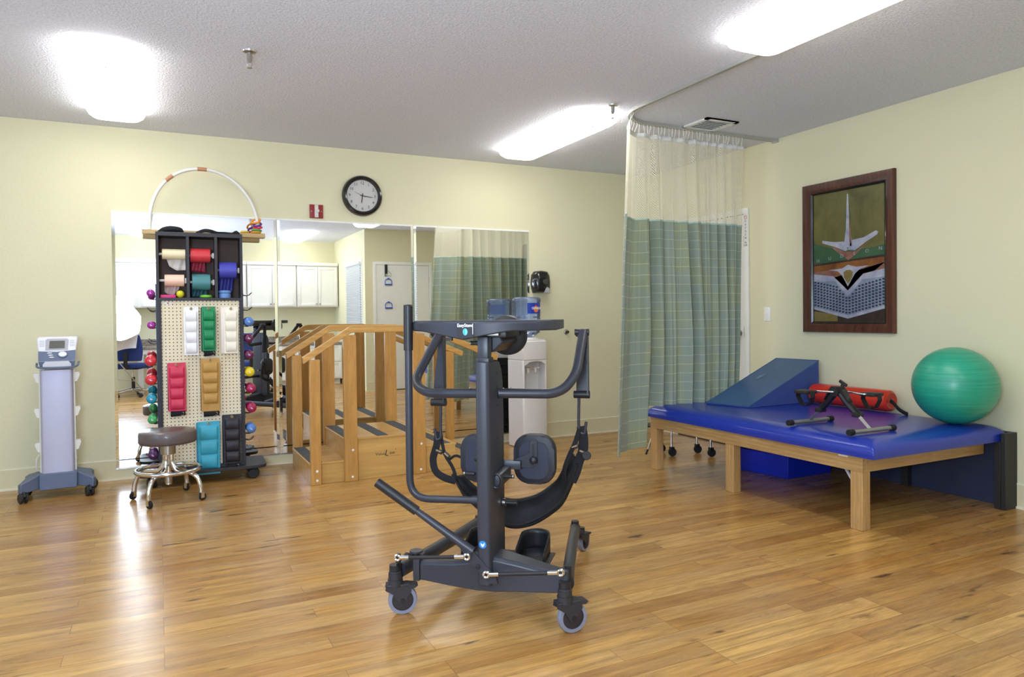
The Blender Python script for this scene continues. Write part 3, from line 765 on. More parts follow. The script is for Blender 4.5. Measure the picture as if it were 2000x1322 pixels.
def arcquad(b,a0,a1,z0,z1,r,m,n=8):
    vs=[];fs=[]
    for k in range(n+1):
        a=R(a0+(a1-a0)*k/n); vs+=[(r*math.sin(a),-r*math.cos(a),z0),(r*math.sin(a),-r*math.cos(a),z1)]
    for k in range(n): fs.append((2*k,2*k+2,2*k+3,2*k+1))
    b.faces(vs,fs,m)
arcquad(b,-24,48,.222,.318,.1276,lb); b.build('label',t,recalc=False)
b=MB(); orange=M('label_orange',S(226,130,60),.5,var=.1); lr=M('label_red',S(206,52,52),.5,var=0); lw=M('label_white',S(240,238,236),.5,var=0)
b.lathe([(.028,0),(.028,.001),(0,.001)],orange,(.030,-.1255,.262),axis=(.235,-.97,0),seg=20)
LM=T(.0,0,0)@RZ(13)
b.prism([(-.018,.276),(.018,.276),(0,.308)],-.1290,-.1285,lr,mat=LM)
b.text('OZARKA',.030,lw,LM@T(0,-.1330,.270)@FACE,xs=.86,bold=.0008); b.build('label_print',t)

# ------------------------------------------------------------------ therapy cart and console
CS=.86
t=thing('therapy_cart','slim light grey therapy cart column on a dark four castor base','cart',(-.62,5.72,0),R(3))
lav=M('cart_silver',S(180,180,200),.38,.25,var=.015); slate=M('slate_plastic',S(100,112,136),.5,var=.06); slate2=M('slate_plastic_top',S(108,114,122),.55,var=.06)
b=MB(); slab(b,rrect(.188,.17,.018),.145,.852,lav); b.build('column',t)
for s in (-1,1):
    b=MB(); b.box((min(s*.0945,s*.104),-.045,.15),(max(s*.0945,s*.104),.075,.85),M('cart_side_cream',S(222,220,206),.5,var=.02)); b.build('side_rail',t)
for s in (-1,1):
    for z in (.80,.565,.335):
        b=MB(); b.prism([(0,-.035),(0,.030),(s*.024,.030),(s*.030,.016),(s*.014,-.028)],-.04,.02,m_wplastic,mat=T(s*.103,0,z)); b.build('accessory_hook',t)
# base: two curved arms, front and back, like a bow
b=MB()
for s in (-1,1):
    pts=[(s*.06,-.02),(s*.13,-.085),(s*.205,-.16),(s*.235,-.185),(s*.255,-.15),(s*.235,-.06),(s*.225,.02),(s*.235,.10),(s*.215,.14),(s*.13,.095),(s*.06,.06)]
    pts=[(x*CS,y) for x,y in pts]
    top=lambda x,y:.168-.34*max(0,abs(x)-.08)
    n=len(pts); vs=[(x,y,.062+.0*abs(x)) for x,y in pts]+[(x,y,max(.088,top(x,y))) for x,y in pts]
    b.faces(vs,[tuple(range(n))[::-1],tuple(range(n,2*n))]+[(k,(k+1)%n,(k+1)%n+n,k+n) for k in range(n)],slate)
b.box((-.108,-.098,.055),(.108,.10,.165),slate)
b.build('base',t,bevel=.006)
def twin_castor(parent,x,y,r=.032,rot=0,m=None):
    e=bpy.data.objects.new('castor',None); COL.objects.link(e); e.parent=parent; e.matrix_basis=T(x,y,0)@RZ(rot)
    b=MB()
    for s in (-1,1): b.lathe([(0,-.009),(r-.004,-.009),(r,-.005),(r,.005),(r-.004,.009),(0,.009)],m or m_black,(s*.014,0,r),axis=(1,0,0),seg=24)
    b.build('wheel',e)
    b=MB(); b.rod((0,0,r),(0,0,.075),.008,m_steel,10); b.tube([(0,-r*.9,r*1.25),(0,-r*.4,r*2.02),(0,r*.5,r*2.0),(0,r*.9,r*1.3)],.012,m_black,10); b.build('hood',e)
    return e
for x,y,ro in ((-.192,-.165,25),(.180,-.150,15),(.192,.09,-30),(-.192,.10,20)): twin_castor(t,x,y,.033,ro)
b=MB(); b.tube(catmull([(-.105,-.02,.17),(-.125,-.05,.20),(-.122,-.06,.26),(-.108,-.07,.29)],5),.004,m_wplastic,8); b.build('power_cord',t)
# console
C0=(-.612,5.70,.8615)
t=thing('therapy_console','white and slate blue electrotherapy console with grey screen on top of the slim cart','medical console',C0,R(3))
wht=M('console_white',S(232,232,238),.35,var=.01)
TM=T(0,-.005,.0)@RX(-28)      # tilted face: local plane a (x), b (up along face)
# side silhouette loft: width changes from bottom to top
b=MB(); lv=[(0,.094,-.085,.06),(.05,.106,-.098,.07),(.12,.108,-.065,.085),(.20,.118,-.022,.085),(.212,.114,-.004,.08)]
n=4; vs=[]
for z,w_,y0,y1 in lv: vs+=[(-w_,y0,z),(w_,y0,z),(w_,y1,z),(-w_,y1,z)]
fs=[(3,2,1,0),(16,17,18,19)]
for k in range(4):
    for j in range(4): fs.append((k*4+j,k*4+(j+1)%4,(k+1)*4+(j+1)%4,(k+1)*4+j))
b.faces(vs,fs,wht); b.build('housing',t,bevel=.010)
def onface(z,a=0,h=.003):
    # point on the sloped front at height z
    for (z0,_,y0,_2),(z1,_3,y1,_4) in zip(lv,lv[1:]):
        if z0<=z<=z1: return (a,y0+(y1-y0)*(z-z0)/(z1-z0)-h,z)
def facepatch(poly,m,name,h=.0025,tk=.003):
    b=MB(); n=len(poly); f=[onface(z,a,h) for a,z in poly]; bk=[(p[0],p[1]+tk,p[2]) for p in f]
    b.faces(f+bk,[tuple(range(n)),tuple(range(2*n-1,n-1,-1))]+[(k,(k+1)%n,(k+1)%n+n,k+n) for k in range(n)],m); return b.build(name,t)
facepatch([(-.104,.052),(.104,.052),(.106,.10),(.106,.122),(.0,.112),(-.106,.118)],slate,'control_panel_upper')
facepatch([(-.096,.012),(.096,.012),(.104,.05),(-.104,.05)],slate,'control_panel_lower')
facepatch([(-.066,.124),(.062,.124),(.066,.19),(.055,.199),(-.055,.199),(-.066,.19)],M('bezel_grey',S(176,176,184),.4,var=.02),'screen_bezel',.004,.005)
facepatch([(-.046,.135),(.044,.135),(.044,.185),(-.042,.185)],M('lcd_screen',S(98,98,92),.2,var=.06),'screen',.0065,.003)
facepatch([(-.08,.002),(.08,.002),(.08,.03),(.066,.0495),(-.066,.0495),(-.08,.03)],wht,'front_lip',.010,.012)
b=MB(); b.lathe([(0,0),(.030,0),(.028,.006),(0,.009)],slate,onface(.09,.032,.002),axis=(0,-1,.6),sx=1,sy=.8); b.lathe([(0,0),(.024,0),(.023,.010),(0,.013)],wht,onface(.092,.032,.003),axis=(0,-1,.6),sx=1,sy=.8); b.build('dial_knob',t)
for k in range(3):
    b=MB(); p=onface(.105-.014*k,-.042+.006*k,.004); b.ball(p,.010,wht,12,(1.5,.35,.42)); b.build('button',t)
for s in (-1,1):
    b=MB()
    for k in range(5):
        p=onface(.150+.009*k,s*.086,.001); b.box((p[0]-.014,p[1]-.001,p[2]-.001),(p[0]+.014,p[1]+.002,p[2]+.001),M('vent_grey',S(160,160,172),.5,var=0))
    b.build('vent_slots',t)
b=MB(); b.tube(catmull([(-.118,-.03,.034),(-.110,-.09,.014),(-.06,-.116,.009),(.06,-.116,.009),(.110,-.09,.014),(.122,-.03,.040)],6),.007,slate,8); b.build('tray_arm',t)

# ------------------------------------------------------------------ round stool
SX,SY=.045,5.20
t=thing('rolling_stool','round brown vinyl rolling stool with chrome foot ring in front of the rack','stool',(SX,SY,0))
vin=M('stool_vinyl',S(98,88,86),.36,var=.05,coat=.15,bump=.05,bscale=600)
b=MB(); b.lathe([(0,.372),(.155,.372),(.168,.376),(.1745,.388),(.175,.43),(.170,.448),(.155,.457),(.10,.461),(0,.462)],vin,seg=48); b.build('seat',t)
b=MB(); b.lathe([(.166,.376),(.176,.385),(.176,.389),(.168,.392)],M('stool_piping',S(86,70,66),.4,var=.05),seg=48); b.build('piping',t,recalc=False)
b=MB(); b.lathe([(0,.30),(.046,.30),(.046,.372),(.06,.374),(0,.374)],m_steel,seg=28).rod((0,0,.10),(0,0,.30),.019,m_chrome,20).lathe([(0,.11),(.024,.11),(.024,.15),(0,.15)],m_steel); b.build('post',t)
b=MB(); b.torus((0,0,.198),.192,.013,m_chrome,seg=56,s2=12); b.build('foot_ring',t)
for x,y in ((-.2,.11),(-.118,-.205),(.198,-.145),(.115,.205)):
    k=.235/math.hypot(x,y); x*=k; y*=k
    b=MB(); p=catmull([(x*.10,y*.10,.30),(x*.12,y*.12,.24),(x*.28,y*.28,.190),(x*.62,y*.62,.182),(x*.86,y*.86,.155),(x*.97,y*.97,.10),(x,y,.052)],6)
    b.tube(p,.0145,m_chrome,12); lg=b.build('leg',t)
    b=MB(); a=math.degrees(math.atan2(y,x))+70; mm=T(x,y,0)@RZ(a)
    b.lathe([(0,-.009),(.022,-.009),(.024,-.006),(.024,.006),(.022,.009),(0,.009)],m_rubber,(0.008,0,.024),axis=(0,1,0),mat=mm,seg=20)
    for s in (-1,1): b.box((-.010,s*.0115-.001,.018),(.014,s*.0115+.001,.056),m_chrome,mat=mm)
    b.box((-.012,-.013,.052),(.014,.013,.056),m_chrome,mat=mm); b.build('castor',lg)

# ------------------------------------------------------------------ training stairs
ply=mat_wood('birch_ply',S(204,158,86),S(222,178,106),'x',.35,.4); oakp=mat_wood('oak_post',S(188,136,68),S(212,160,86),'z',1,.4); rail=mat_wood('oak_rail',S(204,152,80),S(226,176,100),'x',1,.38)
grip=M('anti_slip_strip',S(82,86,88),.85,var=.12,bump=.4,bscale=500)
X0,X1,X2,X3,X4=.945,1.20,1.80,2.05,2.31; YA,YBk=5.135,5.86; Hs,Hp,Hr1,Hr2=.152,.305,.203,.102
t=thing('training_stairs','wooden physiotherapy training stairs with handrails and black grip strips before the mirrors','training stairs',((X0+X4)/2,(YA+YBk)/2,0))
def stepbox(x0,x1,h,nm):
    b=MB(); b.box((x0,YA+.022,0),(x1,YBk-.022,h-.016),ply); b.build(nm,t,W=True)
    b=MB(); b.box((x0-(.008 if x0<1.5 else 0),YA+.018,h-.016),(x1+(.008 if x1>1.9 else 0),YBk-.018,h),ply); b.build('tread',t,W=True,bevel=.002)
stepbox(X0,X1,Hs,'lower_step'); stepbox(X1,X2,Hp,'platform'); stepbox(X2,X3,Hr1,'upper_step'); stepbox(X3,X4,Hr2,'lower_step')
for x,h,w_ in ((X0+.027,Hs,.085),(X1+.027,Hp,.085),(1.46,Hp,.085),(1.70,Hp,.095),(1.95,Hr1,.085),(2.21,Hr2,.085)):
    b=MB(); b.box((x-.025,YA+.022,h),(x-.025+w_,YBk-.022,h+.0022),grip); b.build('grip_strip',t,W=True)
def post(x,y0,y1,wd,h,z0=0):
    b=MB(); b.box((x,y0,z0),(x+wd,y1,h),oakp); o=b.build('post',t,W=True,bevel=.004)
    if y0<5.3:
        for z in ((.032,.098) if x<1.1 else (.032,.225) ):
            if x>2.1 and z>.1: continue
            q=MB(); q.lathe([(0,0),(.009,0),(.008,.003),(0,.004)],m_white,(x+wd/2+(.012 if z>.1 else .006),y0,z),axis=(0,-1,0),seg=12); q.build('bolt',t,W=True)
for yy in ((YA-.018,YA+.020),(YBk-.020,YBk+.018)):
    post(X0+.0,yy[0],yy[1],.074,.885); post(X1-.015,yy[0],yy[1],.094,1.055); post(1.702,yy[0],yy[1],.096,1.055); post(2.245,yy[0],yy[1],.074,.875)
for ym in (YA+.001,YBk-.001):
    hw=.021
    b=MB()
    pr=[(.905,.858),(1.235,1.064),(1.262,1.070),(1.79,1.070),(1.825,1.062),(2.40,.828)]
    th=.050; up=[(x,z+th) for x,z in pr]; up[0]=(pr[0][0]-.004,pr[0][1]+th*.96); up[-1]=(pr[-1][0]+.01,pr[-1][1]+th*.92)
    n=len(pr); vs=[];fs=[]
    for y in (ym-hw,ym+hw):
        vs+=[(x,y,z) for x,z in pr]+[(x,y,z) for x,z in up]
    for k in range(n-1):
        fs+=[(k,k+1,n+k+1,n+k),(2*n+k,2*n+k+1,3*n+k+1,3*n+k),(k,k+1,2*n+k+1,2*n+k),(n+k,n+k+1,3*n+k+1,3*n+k)]
    fs+=[(0,n,3*n,2*n),(n-1,2*n-1,4*n-1,3*n-1)]
    b.faces(vs,fs,rail); b.build('handrail',t,W=True,bevel=.004,sharp=20)
b=MB(); yl=YA+.0215
b.text('Value',.029,ink,T(1.455,yl,.170)@FACE,xs=1.15); b.text('L',.060,ink,T(1.505,yl,.172)@FACE@Matrix.Shear('XZ',4,(0,0))@RZ(-14)); b.text('ine',.034,ink,T(1.545,yl,.172)@FACE@RZ(4))
b.box((1.49,yl-.0005,.150),(1.61,yl,.1512),ink); b.ball((1.573,yl,.195),.0025,ink,8); b.build('brand_lettering',t,W=True)
# ------------------------------------------------------------------ pegboard rack
RKX,RKY=.279,5.60
RK=thing('equipment_rack','tall black rolling rack, three-bay cubby over cream pegboard, in front of the left mirror','storage rack',(RKX,RKY,0),R(-1.5))
blk=M('rack_black_laminate',S(46,44,50),.5,var=.08); brn=M('cubby_back_brown',S(92,74,66),.7,var=.1)
def zr(py): return 1.790-(py-455)*.003722
def xr(px): return (px-388.5)/171*.572
D=.30
b=MB(); b.box((-.286,0,.105),(-.268,D,1.80),blk); b.build('side_panel',RK,bevel=.0015)
b=MB(); b.box((.268,0,.105),(.286,D,1.80),blk); b.build('side_panel',RK,bevel=.0015)
zc=1.318
b=MB(); b.box((-.286,-.002,zc-.004),(.286,D,zc+.016),blk); b.build('cubby_shelf',RK,bevel=.001)
b=MB(); b.box((-.286,-.002,1.772),(.286,D,1.80),blk); b.build('top_panel',RK,bevel=.001)
for x in (-.081,.105):
    b=MB(); b.box((x-.010,0,zc+.016),(x+.010,D-.02,1.772),blk); b.build('divider',RK,bevel=.001)
b=MB(); b.box((-.268,.185,zc+.016),(.268,.20,1.772),brn); b.build('cubby_back',RK)
b=MB(); b.box((-.268,.012,.125),(.268,.018,zc-.004),mat_peg()); b.build('pegboard',RK)
b=MB(); b.box((-.268,D-.018,.125),(.268,D-.012,1.772),blk); b.build('back_panel',RK)
b=MB(); b.box((-.268,-.002,.105),(.268,.03,.128),blk).box((-.268,-.001,.128),(-.258,.014,zc),blk).box((.258,-.001,.128),(.268,.014,zc),blk); b.build('pegboard_trim',RK)
base=[(x,y) for x,y in rrect(.86,.40,.07,6,0,.14)]
b=MB(); slab(b,base,.082,.104,blk); b.build('base_board',RK,bevel=.003)
b=MB()
for x in (-.38,.38):
    b.disc((x,.01,.104),.004,.012,m_steel,seg=8)
b.build('base_bolts',RK)
for x,y in ((-.34,.0),(.34,.0),(-.34,.28),(.34,.28)): twin_castor(RK,x,y,.036,20 if x<0 else 70)
# hooks on the two sides
def hook(s,z,y,parent=RK):
    b=MB(); x=s*.286
    for dy in (0,.045): b.tube([(x,y+dy,z),(x+s*.028,y+dy,z-.004),(x+s*.045,y+dy,z+.002),(x+s*.062,y+dy,z+.020)],.0028,m_black,6)
    b.box((min(x,x+s*.003),y-.008,z-.012),(max(x,x+s*.003),y+.053,z+.010),m_black); b.build('side_hook',parent)
lz=[563,598,624,660,690,727,765,799,833,868,892]; 
HZL=[zr(569)-.02,zr(601),zr(629)-.02,zr(664),zr(695)-.034,zr(731)-.034,zr(767)-.030,zr(806)-.026,zr(832)-.03,zr(872)-.02,zr(895)-.032]
for z in HZL: hook(-1,z,.03)
HZR=[zr(572),zr(601),zr(624)-.034,zr(658)-.034,zr(690)-.034,zr(724)-.036,zr(757)-.036,zr(796)-.038,zr(837)-.038,zr(860),zr(880)]
for z in HZR: hook(1,z,.03)
b=MB(); b.box((-.292,.0,1.30),(-.2865,.02,1.43),M('rail_blue_black',S(40,52,78),.4,var=0)).box((-.292,.0,.2),(-.2865,.02,1.30),M('rail_blue_black',S(40,52,78),.4)); b.build('side_rail',RK)
b=MB(); b.rod((0.262,.0,zr(489)),(0.262,.0,zr(489)),.001,m_steel) if False else None
def RKW(x,y,z): return (RKX+x*math.cos(R(-1.5))-y*math.sin(R(-1.5)), RKY+x*math.sin(R(-1.5))+y*math.cos(R(-1.5)), z)
# small red and white sticker
b=MB(); b.box((xr(318),.0105,zr(590)),(xr(331),.0118,zr(585.5)),M('sticker_white',S(236,226,224),.5,var=0)); 
b.text('★★★',.014,redp,T(xr(324.5),.0104,zr(587.8))@FACE) if False else b.box((xr(323),.0100,zr(589)),(xr(326),.0105,zr(586.5)),redp)
b.build('sticker',RK)
# ---- dumbbells on the side hooks
def dumbbell(s,px,py,r,col,label,depth=2,head='round',dy=0.0,sheen=.3):
    r=r*.90; z=zr(py); x=s*(.286+.012+max(r,.02)) if px is None else xr(px)
    # keep the head clear of the side panel
    if s<0: x=min(x,-.2865-.007-r*.98)
    else: x=max(x,.2865+.002+r*.98)
    m=M('dumbbell_vinyl_%d_%d_%d'%tuple(int(c*255) for c in col[:3]),col,sheen,var=.06,coat=.3)
    t=thing('dumbbell',label,'dumbbell',RKW(x,.055+dy,z),R(-1.5),'dumbbells on the rack sides')
    L=.055
    for k,yy in enumerate((-L,L)):
        b=MB()
        if head=='hex': b.lathe([(0,-.02),(r*.8,-.022),(r,-.012),(r,.012),(r*.8,.022),(0,.02)],m,(0,yy,0),axis=(0,1,0),seg=6)
        elif head=='disc': b.lathe([(0,-.018),(r*.72,-.018),(r*.95,-.010),(r,.0),(r*.95,.010),(r*.7,.018),(0,.018)],m,(0,yy,0),axis=(0,1,0),seg=24)
        else: b.ball((0,yy,0),r,m,20,(1,.72,1))
        b.build('head',t)
    b=MB(); b.rod((0,-L,0),(0,L,0),max(.011,r*.33),m,12); b.build('handle',t)
    b=MB()
    q=M('embossed_weight_mark',S(236,226,236),.6,var=0); b.box((-r*.28,-L-r*.735,-.0015),(r*.28,-L-r*.60,.0015),q,mat=T(0,0,0)@Matrix.Rotation(R(35),4,'Y')).box((-r*.16,-L-r*.735,-.006),(r*.12,-L-r*.62,-.004),q,mat=Matrix.Rotation(R(35),4,'Y'))
    b.build('weight_mark',t)
    return t
pur=S(158,44,150); redd=S(212,52,62); teal=S(38,150,176); dteal=S(28,104,118); grn=S(70,168,96); dgrn=S(48,140,84); dpur=S(84,40,92); plum=S(104,34,78); mag=S(166,28,82); yel=S(232,206,32); blu=S(84,130,196)
L_='on the left side of the rack'; R_='on the right side of the rack'
dumbbell(-1,292,568.5,.029,pur,'small magenta-purple dumbbell, topmost '+L_)
dumbbell(-1,292,629,.029,pur,'small magenta-purple dumbbell, second from top '+L_)
dumbbell(-1,290,696,.042,redd,'red dumbbell, upper of the two '+L_)
dumbbell(-1,290,732,.042,redd,'red dumbbell, lower of the two '+L_)
dumbbell(-1,290,768,.037,teal,'turquoise dumbbell, below the red pair '+L_)
dumbbell(-1,291,807,.034,grn,'green dumbbell, between turquoise and dark purple ones '+L_)
dumbbell(-1,291,874,.036,dpur,'dark purple dumbbell partly behind the stool seat '+L_)
dumbbell(-1,291,833-2,.022,S(52,28,60),'small blackish-purple dumbbell just above the stool seat level '+L_)
dumbbell(-1,291,902,.034,S(98,44,122),'purple dumbbell, lowest one by the stool ring '+L_) 
dumbbell(1,485,624.5,.038,blu,'light blue dumbbell, topmost '+R_)
dumbbell(1,484,657.5,.036,plum,'dark plum dumbbell, upper of the plum pair '+R_)
dumbbell(1,484,690,.036,plum,'dark plum dumbbell, lower of the plum pair '+R_)
dumbbell(1,485,724.5,.038,yel,'yellow dumbbell, the only yellow one '+R_)
dumbbell(1,487,757,.038,mag,'magenta dumbbell just under the yellow one '+R_)
dumbbell(1,487.5,796,.039,mag,'magenta dumbbell above the lowest blue one '+R_)
dumbbell(1,486,837,.039,blu,'light blue dumbbell, lowest '+R_)
# ---- exercise band rolls in the cubbies
def band_roll(x0,x1,y0,y1,col,label,sheet,scol=None,yoff=.07,peg=1):
    xa,xb=xr(x0),xr(x1); zc_=(zr(y0)+zr(y1))/2; r=(zr(y0)-zr(y1))/2*.96; cxm=(xa+xb)/2
    m=M('band_'+label.split()[0]+label.split()[1],col,.42,var=.04,nscale=30)
    t=thing('exercise_band_roll',label,'exercise band',RKW(cxm,yoff,zc_),R(-1.5),'band rolls in the cubbies')
    h=(xb-xa)/2; b=MB(); b.lathe([(.018,-h),(r-.002,-h),(r,-h+.002),(r,h-.002),(r-.002,h),(.018,h)],m,axis=(1,0,0),seg=32); b.build('roll',t)
    b=MB(); lo=-(cxm-(-.268 if cxm<-.08 else (-.070 if cxm<.1 else .116))); hi=(-.092 if cxm<-.08 else (.094 if cxm<.1 else .267))-cxm
    b.rod((lo,0,0),(hi,0,0),.009,m_wplastic,12)
    b.lathe([(0,0),(.014,0),(.014,.006),(0,.006)],m_wplastic,(h+.006,0,0),axis=(1,0,0),seg=14)
    if hi-h>.012: b.box((hi-.012,-.012,-.02),(hi-.001,.012,.018),m_wplastic)
    b.build('dowel',t)
    if sheet:
        pts,sm=sheet; b=MB(); mm=M('band_sheet_'+label.split()[0]+label.split()[1],sm,.5,var=.06,nscale=30)
        P=[(xr(a)-cxm,zr(c)-zc_) for a,c in pts]
        xs=[p[0] for p in P]; zs=[p[1] for p in P]
        # a hanging sheet: grid clipped by the outline using column heights
        n=10; top=-r*.2; y0_=r*.9
        def colh(u):
            x=min(xs)+(max(xs)-min(xs))*u; zz=[]
            for (xa_,za),(xb_,zb) in zip(P,P[1:]+P[:1]):
                if min(xa_,xb_)-1e-9<=x<=max(xa_,xb_)+1e-9 and abs(xa_-xb_)>1e-6: zz.append(za+(zb-za)*(x-xa_)/(xb_-xa_))
            return x,(min(zz) if zz else top)
        b.grid(lambda u,v:(colh(u)[0], y0_-.012+.006*math.sin(14*u+3*v), top+(colh(u)[1]-top)*v),24,8,mm); b.build('hanging_sheet',t,recalc=False,solid=.0012)
    return t
band_roll(314.5,360,482.7,503.5,S(238,224,184),'pale cream band roll, upper roll of the left cubby',([(322,500),(360,500),(360,523),(342,524),(328,516)],S(214,206,198)))
band_roll(369,409.3,480,508.6,S(208,56,64),'red band roll, upper roll of the middle cubby',([(369.5,505),(399,505),(399,527),(369.5,524)],S(150,36,60)))
band_roll(426,462,505.6,539,S(74,76,180),'deep blue band roll hanging alone in the right cubby',([(425,535),(456,535),(454,567),(425,567)],S(48,52,140)))
band_roll(318.6,356.8,531.7,555.6,S(246,204,180),'peach band roll, lower roll of the left cubby',([(318,552),(348,552),(346,560),(337,572),(325,570),(318,566)],S(196,178,170)))
band_roll(372,408.5,530,562.8,S(74,134,138),'grey teal band roll, lower roll of the middle cubby',([(371,560),(402,560),(402,574),(371,575)],S(44,88,100)))
zs_=zc+.0165
t=thing('pink_band_box','flat bright pink box lying in the bottom of the left cubby','box',RKW(xr(325),.055,zs_),R(-1.5)); pk=M('box_pink',S(214,44,118),.4,var=.06)
b=MB(); b.box((-.050,-.03,0),(.050,.03,.022),pk,bev=.002); b.build('box_body',t)
t=thing('massage_ball','small yellow ball in the bottom of the left cubby','ball',RKW(xr(348.5),.05,zs_),0); b=MB(); b.ball((0,0,.027),.027,M('ball_yellow',S(222,214,44),.45,var=.05),24); b.build('ball',t)
t=thing('foam_disc','flat lime green disc in the bottom of the middle cubby','disc',RKW(xr(399.5),.06,zs_),0); b=MB(); b.lathe([(0,0),(.035,0),(.043,.006),(.043,.014),(.034,.022),(0,.023)],M('disc_lime',S(120,196,60),.5,var=.05)); b.build('disc',t)
t=thing('tape_roll','short pale blue roll standing in the bottom of the right cubby','tape roll',RKW(xr(437),.055,zs_),0); b=MB(); b.lathe([(.018,0),(.043,0),(.044,.003),(.044,.026),(.040,.030),(.038,.034),(.046,.040),(.046,.054),(.018,.056)],M('roll_pale_blue',S(110,150,206),.5,var=.08),seg=28); b.build('roll',t)
# ---- straps on top of the rack
def strap(name,pts,label,r=.006):
    t=thing(name,label,'strap',RKW(sum(p[0] for p in pts)/len(pts),.1,1.80)); b=MB()
    b.tube([RKW(*p) for p in catmull(pts,8)],r,m_blackfab,8,flat=(.013,.0025,(0,0,1))); b.build('webbing',t,W=True); return t
zt=1.804
st=strap('black_strap',[(-.27,.10,zt),(-.24,.06,zt+.02),(-.19,.05,zt+.032),(-.13,.06,zt+.026),(-.11,.10,zt+.012),(-.15,.13,zt+.010),(-.20,.14,zt+.02),(-.24,.12,zt+.006),(-.17,.08,zt+.012),(-.105,.09,zt+.006)],'black coiled strap heaped on the left end of the rack top')
st=strap('black_strap',[(-.02,.10,zt+.002),(.03,.06,zt+.020),(.075,.05,zt+.016),(.12,.08,zt+.006),(.17,.10,zt+.008),(.22,.08,zt+.002),(.25,.06,zt+.016),(.275,.09,zt+.004)],'black wavy strap lying along the right half of the rack top')
# ---- range of motion arc with rings
t=thing('motion_arc','white plastic shoulder arc tube standing on a long wooden board behind the rack top','exercise arc',(.33,5.845,1.803))
b=MB(); b.box((-.095,5.815,1.803),(.755,5.875,1.838),mat_wood('arc_board',S(186,154,100),S(208,180,128),'x',1,.5)); b.build('board',t,W=True,bevel=.004)
b=MB(); pts=[]
for k in range(41):
    a=PI-PI*k/40; x=.335+.378*math.copysign(abs(math.cos(a))**.96,math.cos(a)); z=1.84+.465*abs(math.sin(a))**.92; pts.append((x-.02*math.sin(a),5.845,z))
b.tube(pts,.0125,M('arc_tube_white',S(226,224,218),.3,var=.01),12); b.build('arc_tube',t,W=True)
for a,bq in ((26,.2),(19,.2)):
    i=int(a)-8; 
for i0,i1 in ((11,13),(19,21)):
    b=MB(); b.tube(pts[i0:i1+1],.0142,M('arc_tape_brown',S(182,130,96),.6,var=.1),10); b.build('tape_band',t,W=True)
def ring(c,col,ax,label,r=.030,rr=.0075):
    t=thing('arc_ring',label,'ring',c,0,'plastic rings on the arc'); b=MB(); b.torus((0,0,0),r,rr,M('ring_'+label.split()[0],col,.4,var=.03),axis=ax,seg=28,s2=10); b.build('ring',t); return t
rx=.705
ring((rx-.012,5.845,1.847),S(226,150,40),(0,0,1),'orange plastic ring lying lowest of the heap on the arc board')
ring((rx-.006,5.845,1.864),S(76,178,84),(.08,0,1),'green plastic ring in the heap at the right foot of the arc')
ring((rx+.0,5.843,1.884),S(216,36,72),(-.15,-.25,1),'crimson plastic ring in the heap at the right foot of the arc')
ring((rx-.004,5.843,1.908),S(112,50,140),(-.25,-.5,1),'purple plastic ring near the top of the heap on the arc')
ring((rx-.012,5.84,1.935),S(240,148,44),(-.45,-.7,1),'tilted orange ring, topmost of the heap on the arc')
ring((rx-.095,5.845,1.847),S(214,178,50),(.0,0,1),'mustard yellow ring lying on the board left of the ring heap',.026)
# ---- ankle weights
def ankle(x0,x1,y0,y1,n,col,label,tail=True,lean=0,back=None,flap=0):
    xa,xb=xr(x0),xr(x1); za,zb=zr(y0),zr(y1); w_=xb-xa; h=za-zb
    m=M('cuff_'+'_'.join(label.split()[:2]),col,.48,var=.05,nscale=20,bump=.04,bscale=420)
    t=thing('ankle_weight',label,'ankle weight',RKW((xa+xb)/2,-.003,za),R(-1.5),'ankle weights on the pegboard'); t.matrix_basis=t.matrix_basis@RY(lean)
    lip=.030; seam=.006
    def f(u,v):
        x=(u-.5)*w_*(1+.03*math.sin(6*v)); z=-h*v
        inner=max(0,min(1,(u-.09)/.07))*max(0,min(1,(.91-u)/.07)); inner=math.sin(inner*PI/2)
        vv=(v*h-lip)/(h-lip-flap-.012)
        if vv<0 or vv>=1: p=0
        else:
            ph=(vv*n)%1; p=math.sin(PI*ph)**.42
        return (x,-.020-.021*inner*p+.0006*math.sin(9*u+11*v),z)
    b=MB(); b.grid(f,36,90,m); b.grid(lambda u,v:((u-.5)*w_,-.012,-h*v),2,2,m)
    b.grid(lambda u,v:((u-.5)*w_,-.02+.008*v,-.0),2,1,m)
    for s in (0,1): b.grid(lambda u,v:((s-.5)*w_*(1+.03*math.sin(6*u)),-.02+.008*v+.002*math.sin(30*s+11*u),-h*u),60,1,m)
    b.grid(lambda u,v:((u-.5)*w_,-.02+.008*v,-h),2,1,m)
    b.build('cuff',t,sharp=70)
    if back is not None:
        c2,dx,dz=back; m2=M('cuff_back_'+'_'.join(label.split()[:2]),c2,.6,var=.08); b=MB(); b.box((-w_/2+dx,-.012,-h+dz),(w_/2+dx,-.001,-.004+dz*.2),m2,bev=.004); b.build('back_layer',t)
    b=MB(); b.torus((0,-.0225,-.015),.0075,.0028,M('grommet_brass',S(196,180,130),.3,.9,var=.05),axis=(0,1,0),seg=18,s2=8); b.build('grommet',t)
    b=MB(); b.rod((0,.004,-.014),(0,-.03,-.014),.0024,m_steel,8).rod((0,-.03,-.014),(0,-.034,-.004),.0024,m_steel,8); b.build('peg',t)
    if tail:
        b=MB(); b.grid(lambda u,v:((u-.46)*w_*.82,-.012-.012*math.sin(PI*v)+.004*math.sin(9*u),-h-.002-.036*v*(1-.2*u)),8,6,m_blackfab); b.build('strap_tail',t,solid=.006)
        b=MB(); b.torus((w_*.28,-.022,-h-.020),.008,.002,m_steel,axis=(.4,1,0),seg=14,s2=6,sy=1.5); b.build('buckle_ring',t)
ankle(354.5,382.5,594.5,687.5,4,S(238,238,240),'white ankle weight, upper left of the pegboard',tail=False)
